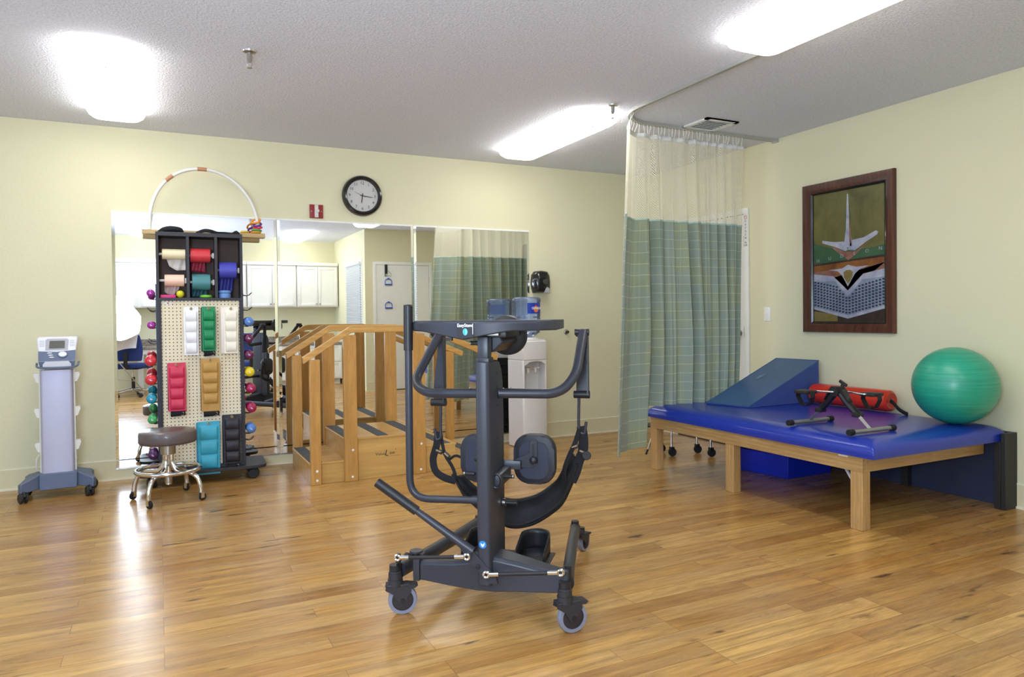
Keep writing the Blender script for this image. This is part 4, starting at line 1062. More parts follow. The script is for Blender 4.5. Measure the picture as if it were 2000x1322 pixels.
ankle(389.5,416.5,594.5,680,4,S(24,136,84),'green ankle weight, upper centre of the pegboard',back=(S(28,36,36),-.006,-.004),lean=0,tail=True)
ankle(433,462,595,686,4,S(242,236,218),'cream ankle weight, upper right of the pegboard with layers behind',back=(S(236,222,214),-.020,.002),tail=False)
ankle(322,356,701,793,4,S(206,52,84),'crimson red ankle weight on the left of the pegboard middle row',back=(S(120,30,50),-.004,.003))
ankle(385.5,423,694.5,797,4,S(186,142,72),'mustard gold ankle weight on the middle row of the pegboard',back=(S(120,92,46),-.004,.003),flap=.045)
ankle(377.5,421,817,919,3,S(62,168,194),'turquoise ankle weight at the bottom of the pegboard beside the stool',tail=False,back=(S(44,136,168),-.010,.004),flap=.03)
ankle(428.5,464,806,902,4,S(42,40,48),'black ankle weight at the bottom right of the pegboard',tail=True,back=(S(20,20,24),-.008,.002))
# ------------------------------------------------------------------ mat table
TX0,TX1,TY0,TY1=3.363,4.50,2.588,4.395
TB=thing('mat_table','low wooden physiotherapy mat table with royal blue vinyl top against the right wall','treatment table',((TX0+TX1)/2,(TY0+TY1)/2,0))
oak=mat_wood('table_oak_y',S(178,138,84),S(206,170,114),'y',1.4,.4); oakx=mat_wood('table_oak_x',S(184,142,86),S(212,174,116),'x',1.4,.4); oakz=mat_wood('table_oak_z',S(182,140,86),S(208,170,114),'z',1.6,.4)
b=MB(); b.box((TX0,TY0,.316),(TX0+.028,TY1+.03,.402),oak); b.build('side_rail',TB,W=True,bevel=.002)
b=MB(); b.box((TX0+.028,TY0,.316),(4.44,TY0+.028,.402),oakx); b.build('end_rail',TB,W=True,bevel=.002)
b=MB(); b.box((TX0+.028,TY1+.002,.316),(4.44,TY1+.03,.402),oakx); b.build('end_rail',TB,W=True,bevel=.002)
for y in (TY0,3.545,TY1-.046):
    b=MB(); b.box((TX0+.001,y+.001,0),(TX0+.064,y+.076,.316),oakz); b.build('leg',TB,W=True,bevel=.003)
b=MB(); b.box((TX0+.03,TY0+.03,.385),(4.44,TY1,.400),M('deck_board',S(120,96,66),.7,var=.08)); b.build('deck',TB,W=True)
b=MB(); b.prism([(3.42,.315),(3.42,.300),(3.49,.225),(3.49,.24)],TY0+.03,TY0+.045,m_steel) if False else b.tube([(TX0+.045,TY0+.14,.312),(TX0+.045,TY0+.085,.235)],.01,m_white,8,flat=(.012,.002,(1,0,0))); b.build('fold_brace',TB,W=True)
b=MB(); b.box((TX0-.0012,TY0+.09,.385),(TX0,TY0+.15,.393),m_white); b.build('maker_label',TB,W=True)
vinb=M('vinyl_royal_blue',S(22,50,158),.33,var=.04,nscale=4,spec=.6,coat=.25,bump=.04,bscale=300)
# padded top
MX0,MX1,MY0,MY1=3.335,4.515,2.500,4.43
def cush(b,x0,x1,y0,y1,zb,zt,m,r=.14,nx=34,ny=48,wr=.0):
    def prof(d):
        if d<=0: return 0
        q=min(1,d/r); return (1-(1-q)**2.6)**.5
    def g(t,a,c):      # denser near the edges
        return a+(c-a)*(.5-.5*math.cos(PI*t))
    def f(u,v):
        x=g(u,x0,x1); y=g(v,y0,y1); d=min(x-x0,x1-x,y-y0,y1-y)
        p=prof(d); z=zb+.028+(zt-zb-.028)*p if d>0 else zb+.022
        return (x,y,z+wr*.002*math.sin(5*x+3*y))
    b.grid(f,nx,ny,m)
    b.grid(lambda u,v:(g(u,x0,x1),g(v,y0,y1),zb),2,2,m)
    for fx in ((lambda u:(g(u,x0,x1),y0)),(lambda u:(g(u,x0,x1),y1)),(lambda u:(x0,g(u,y0,y1))),(lambda u:(x1,g(u,y0,y1)))):
        b.grid(lambda u,v:(*fx(u),zb+.022*v),34,1,m)
b=MB(); cush(b,MX0,MX1,MY0,MY1,.402,.497,vinb); b.build('mat_top',TB,W=True,sharp=75)
# folding wall cabinet behind the table
t=thing('wall_cabinet','shallow charcoal wall frame with dark navy back board behind the mat table','wall frame',(4.52,3.45,0))
nav=M('navy_board',S(52,58,84),.6,var=.05); gry=M('frame_charcoal',S(44,44,44),.5,var=.06)
b=MB(); b.box((4.545,2.49,.0),(4.5605,4.42,.44),nav); b.build('back_board',t,W=True)
b=MB(); b.box((4.44,2.466,.0),(4.5605,2.492,.452),gry); b.build('end_panel',t,W=True,bevel=.002)
b=MB(); b.box((4.44,2.494,.0),(4.462,2.53,.40),gry).box((4.462,2.494,.0),(4.545,2.50,.40),gry); b.build('upright',t,W=True,bevel=.002)
b=MB(); b.box((4.50,3.12,.0),(4.545,3.17,.40),gry); b.build('upright',t,W=True,bevel=.002)
b=MB(); b.box((4.522,2.492,.40),(4.5605,4.42,.452),gry); b.build('top_ledge',t,W=True,bevel=.002)
# ------------------------------------------------------------------ foam wedge on the table
wb=M('wedge_blue_vinyl',S(60,96,136),.42,var=.04,coat=.1,bump=.05,bscale=300); wside=M('wedge_side_blue',S(54,76,140),.6,var=.05)
def wedge(name,label,c,P,m1,m2,bev=.004):
    # P: near tip, far tip, near back bottom, far back bottom, heights
    t=thing(name,label,'foam wedge',c); nt,ft,nb,fb,h,tip=P; z0=c[2]
    vs=[(*nt,z0),(*ft,z0),(*fb,z0),(*nb,z0),(*nt,z0+tip),(*ft,z0+tip),(*fb,z0+h),(*nb,z0+h)]
    b=MB(); b.faces(vs,[(0,1,2,3),(0,3,7,4),(1,5,6,2),(2,6,7,3),(0,4,5,1)],m2); V=list(b.bm.verts); 
    f=b.bm.faces.new((V[4],V[7],V[6],V[5])); f.material_index=b.mi(m1)
    b.build('cover',t,W=True,bevel=bev,sharp=20)
    q=MB(); ln=[Vector((*nt,z0+tip)),Vector((*nb,z0+h)),Vector((*fb,z0+h)),Vector((*ft,z0+tip))]
    for a,c_ in zip(ln,ln[1:]+ln[:1]): q.rod(a,c_,.0035,m1,6)
    q.build('piping',t,W=True); return t
wt=wedge('foam_wedge','large steel blue vinyl foam wedge lying on the mat table by the curtain','' and '' or (4.15,4.07,.497),((3.79,3.84),(3.70,4.18),(4.50,3.835),(4.47,4.225),.315,.012),wb,wside)
b=MB(); nm=(Vector((4.50,3.862,.812))-Vector((3.79,3.87,.509))); sl=math.degrees(math.atan2(.303,.71))
LMt=T(4.17,4.10,.509+.303*(4.17-3.77)/.71+.010)@RY(-sl)@RZ(0); lbm=M('label_silver',S(150,170,190),.5,var=0); b.text('MADE FOR',.02,lbm,LMt) if False else b.box((-.045,-.014,0),(.045,-.008,.0006),lbm,mat=LMt).box((-.03,.0,0),(.03,.004,.0006),lbm,mat=LMt).box((-.035,.010,0),(.02,.014,.0006),lbm,mat=LMt)
b.build('faded_label',wt,W=True)
wedge('foam_wedge','bright blue vinyl foam wedge standing on the floor under the mat table','' or (4.2,4.1,0),((3.98,3.66),(3.90,4.15),(4.42,3.66),(4.42,4.15),.30,.16),M('wedge_bright_blue',S(20,44,186),.4,var=.05),M('wedge_bright_blue',S(20,44,186),.4))
# ------------------------------------------------------------------ exercise ball
t=thing('exercise_ball','large green exercise ball resting on the blue mat against the right wall','exercise ball',(4.295,2.672,.497))
bg=NT('ball_green_vinyl'); v=bg.coord((3,3,120)); n=bg.noise(1,4,.6,v); bg.base(bg.ramp(n.outputs[0],[(.3,S(22,146,116)),(.7,S(44,170,136))])); bg.b.inputs['Roughness'].default_value=.38; bg.b.inputs['Coat Weight'].default_value=.3; bg.b.inputs['Coat Roughness'].default_value=.25; bg.bump(n.outputs[0],.25,.003)
b=MB(); rB=.231; q=[(rB*math.sin(PI*k/28),rB-rB*math.cos(PI*k/28)) for k in range(29)]; q[0]=(0,q[0][1]); q[-1]=(0,q[-1][1])
b.lathe(q,bg.m,seg=64); b.build('ball_shell',t)
b=MB(); b.lathe([(0,0),(.008,0),(.007,.002),(0,.002)],m_white,(-.225*math.cos(R(30)),-.225*math.sin(R(30))*0,rB+.05),axis=(-1,0,.2)); b.build('valve_plug',t)
# ------------------------------------------------------------------ red rolled bag
t=thing('red_roll_bag','shiny red rolled bag with black strap lying on the mat by the wall','bag',(4.42,3.48,.497))
rv=M('bag_red_vinyl',S(206,50,28),.28,var=.08,coat=.4,bump=.25,bscale=60)
b=MB(); b.lathe([(0,0),(.03,.006),(.055,.0),(.070,.012),(.073,.03),(.073,.60),(.068,.63),(.03,.64),(0,.63)],rv,(4.42,3.175,.5745),axis=(0,1,0),seg=32); b.build('bag_body',t,W=True)
b=MB(); b.tube(catmull([(4.40,3.172,.578),(4.39,3.14,.566),(4.37,3.09,.534),(4.37,3.05,.514),(4.36,3.02,.509)],6),.01,m_blackfab,8,flat=(.014,.004,(0,0,1))); b.build('carry_strap',t,W=True)
b=MB()
for dz,ch in ((0,'F'),(1,'O'),(2,'R'),(3,'T')): pass
for k,(a_,c_) in enumerate(((0,1),(1,0),(2,1),(3,0))):
    mm=T(4.42,3.33-.022*k,.572)@Matrix.Rotation(R(-38),4,'Y')@T(-.0735,0,0)
    b.box((-.001,-.008,-.010),(.0,-.005,.010),ink,mat=mm).box((-.001,-.008,.006),(.0,.007,.009),ink,mat=mm).box((-.001,-.006,-.003),(.0,.006,.0),ink,mat=mm).box((-.001,.004 if a_%2 else -.001,-.010),(.0,.007 if a_%2 else .002,.003),ink,mat=mm)
b.build('printed_marks',t,W=True)
# ------------------------------------------------------------------ pedal exerciser
ps=M('exerciser_silver',S(150,150,144),.4,.6,var=.04); pc=(3.575,2.90,.497)
t=thing('pedal_exerciser','folding grey and black pedal exerciser standing on the blue mat','pedal exerciser',pc)
zt_=.509
for y in (3.11,2.69):
    x0,x1=3.385,3.765
    b=MB(); b.rod((x0+.03,y,zt_+.006),(x1-.03,y,zt_+.006),.0125,ps,14); b.build('foot_bar',t,W=True)
    for xa,xb in ((x0,x0+.036),(x1-.036,x1)):
        b=MB(); b.rod((xa,y,zt_+.006),(xb,y,zt_+.006),.0175,m_rubber,14); b.build('end_cap',t,W=True)
hub=Vector((3.565,2.905,.712))
for s in (1,-1):
    y=hub.y+s*.205; foot_=Vector((3.575,y,zt_+.01)); mid=hub+(foot_-hub)*.60
    b=MB(); d=(foot_-hub)
    b.tube([hub+d*.50,foot_],.012,ps,4,flat=(.016,.010,(1,0,0))); b.build('leg',t,W=True)
    b=MB(); b.tube([hub+d*.04+Vector((0,0,.012)),hub+d*.30,mid],.02,m_black,8,flat=(.024,.018,(1,0,0))); b.box((-.028,-.02,-.014),(.028,.02,.014),m_black,mat=T(*(hub+d*.62)),bev=.004); b.build('arm_shell',t,W=True)
    b=MB(); b.disc((hub+d*.66+Vector((-.022,0,0))).to_tuple(),.004,.003,m_chrome,axis=(-1,0,0),seg=10); b.build('rivet',t,W=True)
b=MB(); b.prism([(-.085,-.055),(-.05,-.012),(0,.006),(.05,-.012),(.085,-.055),(.055,.0),(.03,.03),(-.03,.03),(-.055,.0)],-.02,.02,m_black,mat=T(*hub)@RZ(90)); b.rod(hub+Vector((-.032,0,0)),hub+Vector((.032,0,0)),.027,m_black,20); b.build('hub_housing',t,W=True)
b=MB(); b.rod(hub+Vector((0,-.03,.02)),hub+Vector((0,-.035,.048)),.010,m_black,12).box((-.006,-.03,-.008),(.006,.026,.010),m_black,mat=T(hub.x,hub.y-.035,hub.z+.052)@RX(28),bev=.003); b.build('tension_knob',t,W=True)
for s in (1,-1):
    sx=-1 if s>0 else 1
    e0=hub+Vector((sx*.030,0,0)); e1=hub+Vector((sx*.045,s*.145,-.006)); e2=e1+Vector((sx*.02,0,0))
    b=MB(); b.tube(fillet([hub+Vector((sx*.02,0,0)),e0+Vector((sx*.015,0,0)),e1,e2+Vector((sx*.05,0,0))],.015),.006,m_chrome,10); ck=b.build('crank',t,W=True)
    pcn=e1+Vector((sx*.055,0,0)); e=bpy.data.objects.new('pedal',None); COL.objects.link(e); e.parent=t; e.matrix_basis=T(*(pcn-Vector(pc)))
    b=MB(); b.box((-.048,-.045,-.012),(.048,.045,.008),m_black,bev=.005); b.build('pedal_block',e)
    b=MB(); b.tube([(0,-.048,.002),(0,-.055,-.03),(0,-.03,-.075),(0,.0,-.085),(0,.03,-.075),(0,.055,-.03),(0,.048,.002)],.01,m_rubber,8,flat=(.020,.0025,(1,0,0))); b.build('foot_strap',e)
# ------------------------------------------------------------------ folded rollaway under the table
t=thing('folding_frame','folded chrome frame on small black castors under the far end of the mat table','folding frame',(3.86,4.75,0))
b=MB(); b.tube(fillet([(3.60,4.72,.20),(3.82,4.74,.245),(4.25,4.55,.235),(4.44,4.52,.23)],.03),.009,m_chrome,10); b.tube([(3.62,4.86,.24),(4.40,4.66,.235)],.009,m_chrome,10); b.box((3.60,4.66,.25),(3.80,4.9,.262),m_black); b.rod((3.70,4.8,.245),(3.62,4.80,.06),.008,m_chrome,8); b.rod((3.62,4.80,.06),(3.60,4.80,.02),.008,m_rubber,8); b.build('tube_frame',t,W=True)
for x,y in ((3.80,4.72),(3.83,4.90),(4.06,4.54),(4.07,4.72)):
    b=MB(); b.rod((x,y,.240),(x,y,.075),.010,m_chrome,10); lg=b.build('leg',t,W=True)
    b=MB(); b.lathe([(0,-.011),(.030,-.011),(.034,-.007),(.034,.007),(.030,.011),(0,.011)],m_rubber,(x+.01,y,.034),axis=(.5,1,0),seg=20).box((x-.012,y-.016,.05),(x+.02,y+.016,.078),m_black); b.build('castor',lg,W=True)
# ------------------------------------------------------------------ standing frame (local x along the front beam, y away from the camera)
ST=thing('standing_frame','charcoal sit-to-stand frame with tray, knee pads and black sling in the middle of the room','standing frame',(1.11,2.54,0),math.atan2(-.641,.768))
gr=m_char; wheelg=M('tyre_grey',S(128,130,146),.55,var=.03); hubd=M('wheel_hub_dark',S(52,46,48),.5,var=.05); cap=M('castor_body',S(50,48,52),.5,var=.06)
# column
b=MB()
pts=[(.012,-.078),(.016,-.085),(.052,-.088),(.062,-.082),(.066,-.070),(.066,.055),(.012,.055)]
n=len(pts); vs=[(x,y,.16) for x,y in pts]+[(x,y,1.005) for x,y in pts]
b.faces(vs,[tuple(range(n))[::-1],tuple(range(n,2*n))]+[(k,(k+1)%n,(k+1)%n+n,k+n) for k in range(n)],gr); b.build('column',ST,bevel=.004)
b=MB(); b.prism([(.05,1.0),(.085,.995),(.115,.965),(.135,.91),(.142,.80),(.142,.22),(.05,.22)],.014,.063,gr,mat=RZ(90)@Matrix.Scale(-1,4,(0,1,0))); b.build('column_cover',ST,bevel=.003)
b=MB(); 
for y,z in ((.03,.955),(.03,.90),(.03,.83),(.03,.70),(.11,.60)): b.disc((.066,y,z),.005,.002,m_black,axis=(1,0,0),seg=10)
b.box((.0655,.02,.855),(.0675,.045,.88),m_black); b.build('cover_bolts',ST)
b=MB(); b.box((.018,-.075,1.0),(.060,-.02,1.10),gr,bev=.006).box((.014,-.08,.995),(.064,-.01,1.02),m_black,bev=.004); b.build('mast',ST)
b=MB(); b.rod((.018,-.05,1.075),(-.012,-.05,1.075),.008,m_black,10).rod((-.012,-.05,1.075),(-.016,-.05,1.075),.008,m_steel,10); b.build('mast_knob',ST)
# tray: D-shaped with a lip that dips at the centre left
b=MB(); N=36; vs=[];fs=[]
def tray_front(x): # x -.29...30 -> y of the front edge
    q=(x-.005)/.295; return -.105+.10*abs(q)**2.2+.07*abs(q)**14
def lipz(x):
    d=abs(x+.030); return 1.121-.033*(max(0,1-d/.19))**1.2*1.0 - .0*x
for k in range(N+1):
    x=-.288+.586*k/N; x=x if abs(x)<9 else x; y=tray_front(x); 
    top=1.161; 
    vs+=[(x,y,lipz(x)),(x,y-.004,top-.008),(x,y+.003,top),(x,.24,top),(x,.24,1.124),(x,y+.03,min(lipz(x),1.120))]
for k in range(N):
    for j in range(6):
        if j==5: fs.append((6*k+5,6*k+11,6*k+6,6*k)); continue
        fs.append((6*k+j,6*k+j+1,6*k+j+7,6*k+j+6))
fs+= [(0,1,2,3,4,5),tuple(6*N+j for j in (5,4,3,2,1,0))]
b.faces(vs,fs,gr); b.build('tray',ST,bevel=.004,sharp=35)
b=MB(); b.box((-.05,-.03,1.095),(.12,.20,1.130),m_black,bev=.004).box((.045,-.07,1.104),(.100,-.055,1.112),m_steel).box((-.095,-.105,1.086),(-.072,-.09,1.098),m_black); b.build('tray_bracket',ST)
# label with maker's name and teal drop
fx=lambda x:tray_front(x)
LM=T(-.017,fx(-.017)-.0062,1.126)
b=MB(); b.prism(rrect(.064,.056,.008,4),-.0006,.0,m_black,mat=LM); b.text('EasyStand',.0175,M('label_print_white',S(236,236,240),.5,var=0),LM@T(0,-.0012,.017)@FACE,xs=.90,bold=.0003)
b.ball((0,-.0012,-.007),.0115,M('label_teal',S(92,190,206),.4,var=.1,nscale=200),16,(.8,.06,1.15),mat=LM); b.box((-.004,-.0026,-.017),(-.0025,-.0018,.004),M('label_teal_dark',S(20,90,104),.4,var=0),mat=LM).box((.0285,-.0012,-.016),(.0305,-.0004,.018),M('label_print_white',S(236,236,240),.5),mat=LM); b.build('maker_label',ST)
# chest pad behind the tray
b=MB(); b.lathe([(0,0),(.070,0),(.083,.01),(.086,.03),(.074,.045),(0,.05)],m_black,(.047,.262,1.093),axis=(0,1,.1),seg=36); b.build('chest_pad',ST)
b=MB(); b.prism([(.02,1.115),(.08,1.120),(.10,1.075),(.055,1.035),(.035,1.05)],.0,.25,gr); b.build('pad_arm',ST,bevel=.006)
# front cross beam
def loft(b,secs,m):
    n=len(secs[0]); vs=[p for s_ in secs for p in s_]; fs=[tuple(range(n)),tuple((len(secs)-1)*n+j for j in range(n))[::-1]]
    for k in range(len(secs)-1):
        for j in range(n): fs.append((k*n+j,k*n+(j+1)%n,(k+1)*n+(j+1)%n,(k+1)*n+j))
    b.faces(vs,fs,m)
b=MB()
def sec(x,z0,z1,y0,y1): return [(x,y0,z0),(x,y0,z1-.012),(x,y0+.012,z1),(x,y1-.012,z1),(x,y1,z1-.012),(x,y1,z0)]
loft(b,[sec(-.235,.150,.222,-.045,.030),sec(-.10,.138,.232,-.055,.045),sec(.0,.132,.250,-.062,.060),(sec(.075,.132,.262,-.062,.062)),sec(.16,.136,.246,-.055,.05),sec(.325,.140,.212,-.045,.030)],gr); b.build('cross_beam',ST,bevel=.003,sharp=30)
b=MB(); b.prism([(-.065,.318),(-.030,.318),(.085,.200),(.090,.175),(.060,.172),(-.03,.262)],-.092,-.084,gr); 
for x,z in ((-.022,.270),(.015,.235),(.052,.207)): b.lathe([(0,0),(.010,0),(.009,.005),(0,.006)],m_black,(x,-.092,z),axis=(0,-1,0),seg=14)
b.build('lever_plate',ST,bevel=.001)
# tie rods
def tie(x0,z0,x1,z1,y=-.100):
    b=MB(); a=Vector((x0,y,z0)); c=Vector((x1,y,z1)); d=(c-a).normalized()
    b.rod(a+d*.045,c-d*.045,.0075,m_black,10); b.rod(a+d*.012,a+d*.048,.0085,m_chrome,12); b.rod(c-d*.048,c-d*.012,.0085,m_chrome,12)
    for p in (a,c): b.torus(p,.010,.0055,m_chrome,axis=(0,1,0),seg=16,s2=8)
    b.build('tie_rod',ST)
tie(-.305,.250,-.025,.272); tie(.050,.210,.332,.238)
# wheels with castor bodies
def big_castor(x,y,ang,r=.057,sc=1.0,top=.175):
    e=bpy.data.objects.new('castor',None); COL.objects.link(e); e.parent=ST; e.matrix_basis=T(x,y,0)@RZ(ang)
    # local: wheel plane XZ, axle along Y, trailing towards +x
    b=MB(); wx=.028*sc
    b.lathe([(r*.74,-.013),(r*.97,-.013),(r,-.008),(r,.008),(r*.97,.013),(r*.74,.013)],wheelg,(wx,0,r),axis=(0,1,0),seg=40); b.build('tyre',e)
    b=MB(); b.lathe([(0,-.008),(r*.2,-.011),(r*.72,-.008),(r*.745,-.012),(r*.745,.012),(r*.72,.008),(r*.2,.011),(0,.008)],hubd,(wx,0,r),axis=(0,1,0),seg=32); b.build('hub',e)
    b=MB()
    for s in (-1,1):
        b.prism([(wx-.013,r-.012),(wx+.013,r-.012),(wx+.020,r+.012),(.062*sc,r*1.62),(.058*sc,r*2.10),(-.036,r*2.16),(-.040,r*1.80),(-.008,r*1.45)],s*.0155,s*.021,cap)
        b.disc((wx,s*.021,r),.010,.003,m_black,axis=(0,s,0),seg=14)
    b.box((-.036,-.024,r*1.98),(.056*sc,.024,r*2.16),cap,bev=.006)
    b.rod((0,0,r*2.0),(0,0,r*2.45 if r>.05 else r*2.2),.030*sc,cap,20)
    b.rod((0,0,r*2.1),(0,0,top-.02),.0265*sc,cap,18); b.rod((0,0,top-.02),(0,0,top-.012),.0245*sc,gr,18); b.rod((0,0,top-.012),(0,0,top+.012),.0225*sc,m_black,16); b.build('fork',e)
    b=MB(); b.prism([(.02,r*1.9),(.075*sc,r*1.82),(.088*sc,r*1.98),(.080*sc,r*2.06),(.05*sc,r*2.1),(.02,r*2.14)],-.022,.022,cap); b.build('brake_pedal',e)
    return e
big_castor(-.345,-.03,25,top=.185); big_castor(.340,-.060,35,top=.180)
big_castor(.272,.862,70,r=.042,top=.11,sc=.75); big_castor(-.285,.862,100,r=.042,top=.11,sc=.75)
for s in (-1,1):
    x=.345*s-.0
    b=MB(); 
    if s<0:
        b.box((-.262,-.05,.145),(-.236,.03,.235),gr,bev=.003); b.tube([(-.335,-.02,.200),(-.300,-.03,.243),(-.270,-.005,.225),(-.262,.0,.16)],.01,gr,8,flat=(.018,.004,(0,1,0))).rod((-.265,-.005,.15),(-.265,-.005,.245),.014,m_black,12).disc((-.265,-.005,.244),.026,.007,gr,seg=18)
        b.rod((-.306,-.09,.228),(-.306,-.09,.262),.010,m_black,12)
    else:
        b.box((.322,-.05,.135),(.350,.02,.225),gr,bev=.003).rod((.332,-.09,.222),(.332,-.09,.252),.010,m_black,12).rod((.345,-.01,.13),(.345,-.01,.235),.014,m_black,12)
    b.build('pivot_bracket',ST)
# legs
b=MB(); b.tube([(.342,.0,.165),(.325,.12,.165),(.285,.48,.155),(.250,.80,.130)],.027,gr,16,flat=(.030,.024,None)); b.rod((.250,.80,.09),(.250,.80,.150),.024,gr,16).rod((.250,.80,.150),(.250,.80,.170),.019,m_black,16).rod((.25,.80,.105),(.272,.855,.105),.014,gr,10); b.build('leg',ST)
b=MB(); b.tube([(-.335,.0,.165),(-.315,.14,.160),(-.265,.48,.150),(-.24,.80,.135)],.027,gr,16,flat=(.030,.024,None)); b.rod((-.24,.80,.09),(-.24,.80,.150),.024,gr,16).rod((-.24,.80,.150),(-.24,.80,.170),.019,m_black,16).rod((-.24,.80,.105),(-.285,.855,.105),.014,gr,10); b.build('leg',ST)
# foot plate with heel cups
b=MB(); b.box((.03,.05,.115),(.10,.40,.135),gr,bev=.004).box((-.16,.22,.128),(.22,.42,.136),m_black,bev=.003); b.build('foot_plate',ST)
for x in (.135,-.10):
    b=MB()
    def cup(u,v):
        a=PI*u; return (x-.062*math.cos(a),.40+.075*math.sin(a),.130+.091*v)
    b.grid(cup,20,4,m_black); b.grid(lambda u,v:(x-.062,.26+.14*u,.132+(.045+.044*u)*v),8,3,m_black).grid(lambda u,v:(x+.062,.26+.14*u,.132+(.045+.044*u)*v),8,3,m_black); b.box((x-.062,.24,.128),(x+.062,.40,.134),gr).lathe([(0,0),(.062,0),(.062,.006),(0,.006)],gr,(x,.40,.128),sy=1.2)
    b.build('heel_cup',ST,solid=.005)
# pump lever
b=MB(); a=Vector((-.385,-.10,.538)); c=Vector((-.005,-.088,.290)); b.rod(a+(c-a)*.40,c,.013,gr,16,r1=.017); b.build('pump_lever',ST)
b=MB(); b.tube([a,a+(c-a)*.02,a+(c-a)*.40,a+(c-a)*.42],.0185,m_black,18); b.build('lever_grip',ST)
# upright side handle on the left
b=MB(); b.tube(fillet([(-.288,0,1.06),(-.290,0,.455),(.02,.0,.462)],.085,10),.0145,gr,16); b.rod((-.03,0,.461),(.02,0,.462),.018,gr,16); b.build('side_handle',ST)
b=MB(); b.tube([(-.2865,0,1.222),(-.287,0,1.218),(-.288,0,1.05),(-.288,0,1.045)],.0185,m_black,18); b.lathe([(.0185,0),(.016,.004),(0,.005)],m_black,(-.2865,0,1.222)); b.build('handle_grip',ST)
b=MB(); b.rod((.07,.10,.432),(.125,.10,.431),.010,m_black,14).rod((.066,.10,.432),(.078,.10,.432),.016,m_steel,16); b.build('lock_knob',ST)
# lift arms
b=MB(); b.tube(fillet([(.01,.06,.872),(-.262,.115,.862),(-.345,.20,.900),(-.284,.36,1.098)],.06,8),.0195,gr,16); b.build('lift_arm',ST)
b=MB(); b.tube(fillet([(.05,.06,.873),(.300,.115,.868),(.352,.20,.935),(.360,.36,1.105)],.06,8),.0195,gr,16)
b.build('lift_arm',ST)
for x in (-.05,-.02,.085,.115):
    b=MB(); b.ball((x,.055,.893),.004,m_steel,8); b.build('arm_rivet',ST)
for s,xt,xb in ((-1,-.293,-.300),(1,.354,.348)):
    y=.385
    b=MB(); b.rod((xt-.030,y-.02,1.105),(xt+.030,y-.02,1.105),.014,m_black,14).box((xt-.026,y-.03,1.085),(xt+.026,y+.01,1.118),m_black,bev=.004); hd=b.build('arm_pivot',ST)
    b=MB(); zb=.845 if s>0 else .80; zt2=1.10
    b.prism([(xt+.024,zt2),(xt+.024,zb+.03),(xt+.022,zb-.01),(xb-.024,zb-.01),(xb-.022,zb+.06),(xt-.006,zt2-.06),(xt-.02,zt2)],y-.002,y+.003,gr).box((xt+.018,y-.02,zb-.01),(xt+.024,y+.02,zt2),gr)
    b.build('swing_plate',ST)
    b=MB(); b.rod((xb-.034,y,zb-.008),(xb+.034,y,zb-.008),.017,m_black,14); b.build('lower_pivot',ST)
    b=MB(); hz=zb-.015; sg=1 if s>0 else -1
    x0=xb-.012 if s>0 else xb+.010
    b.tube(fillet([(x0,y,hz),(x0-.003,y,hz-.115),(x0-.001,y,hz-.155),(x0+.022*sg,y,hz-.165),(x0+.030*sg,y,hz-.11)],.02,6),.0065,gr,10); b.build('sling_hook',ST)
# sling
y=.385
b=MB()
low=[(-.235,.455),(-.188,.362),(-.117,.298),(-.001,.232),(.103,.243),(.229,.325),(.286,.417),(.326,.520)]
upp=[(-.185,.470),(-.150,.420),(-.100,.378),(.012,.352),(.118,.372),(.215,.440),(.262,.510),(.312,.585)]
lo3=catmull([(x,y+.05*math.sin(PI*(k/7)),z) for k,(x,z) in enumerate(low)],8); up3=catmull([(x,y-.02+.09*math.sin(PI*(k/7)),z) for k,(x,z) in enumerate(upp)],8)
def sl(u,v):
    f=u*(len(lo3)-1); i=min(int(f),len(lo3)-2); q=f-i; A=lo3[i].lerp(lo3[i+1],q); C=up3[i].lerp(up3[i+1],q); p=A.lerp(C,v); p.y+=.022*math.sin(PI*v)+.003*math.sin(40*u+6*v)
    return p
b.grid(sl,72,14,M('sling_fabric',S(30,30,32),.75,var=.25,nscale=14,bump=.3,bscale=350)); b.build('sling_pad',ST,recalc=False,solid=.014)
b=MB()
b.tube([Vector(p)+Vector((0,-.018,.02)) for p in lo3],.006,m_black,8); b.build('sling_edge',ST)
def web(pts,nm='sling_strap',w_=.019,up=(1,0,0)):
    b=MB(); b.tube(catmull(pts,6),.01,m_blackfab,8,flat=(w_,.0032,up)); b.build(nm,ST)
web([(-.305,y,.660),(-.312,y,.60),(-.330,y,.535),(-.318,y,.48),(-.275,y,.452),(-.225,y,.440)],w_=.017)
web([(-.295,y+.01,.650),(-.290,y+.01,.610),(-.272,y,.555),(-.238,y,.500),(-.220,y,.445)],w_=.008)
web([(-.253,y,.535),(-.225,y,.553),(-.195,y,.545),(-.170,y,.520)],w_=.006)
web([(.345,y,.700),(.352,y,.655),(.352,y,.60),(.333,y,.55),(.318,y,.50),(.300,y,.46)],w_=.021)
web([(.338,y-.01,.690),(.322,y-.01,.640),(.305,y-.01,.600),(.285,y-.01,.555),(.272,y-.01,.515),(.268,y,.47)],w_=.010)
for x,z,a in ((-.298,.572,20),(-.262,.556,40),(.318,.612,-20),(.350,.590,20)):
    b=MB(); b.box((-.016,-.010,-.009),(.016,.006,.009),m_black,mat=T(x,y-.006,z)@RY(a),bev=.002).box((-.013,-.013,.001),(.010,-.009,.006),m_chrome,mat=T(x,y-.006,z)@RY(a)); b.build('buckle',ST)
b=MB(); b.disc((.368,y-.012,.578),.020,.01,m_black,axis=(0,-1,0),seg=20,rnd=.003); b.build('strap_button',ST)
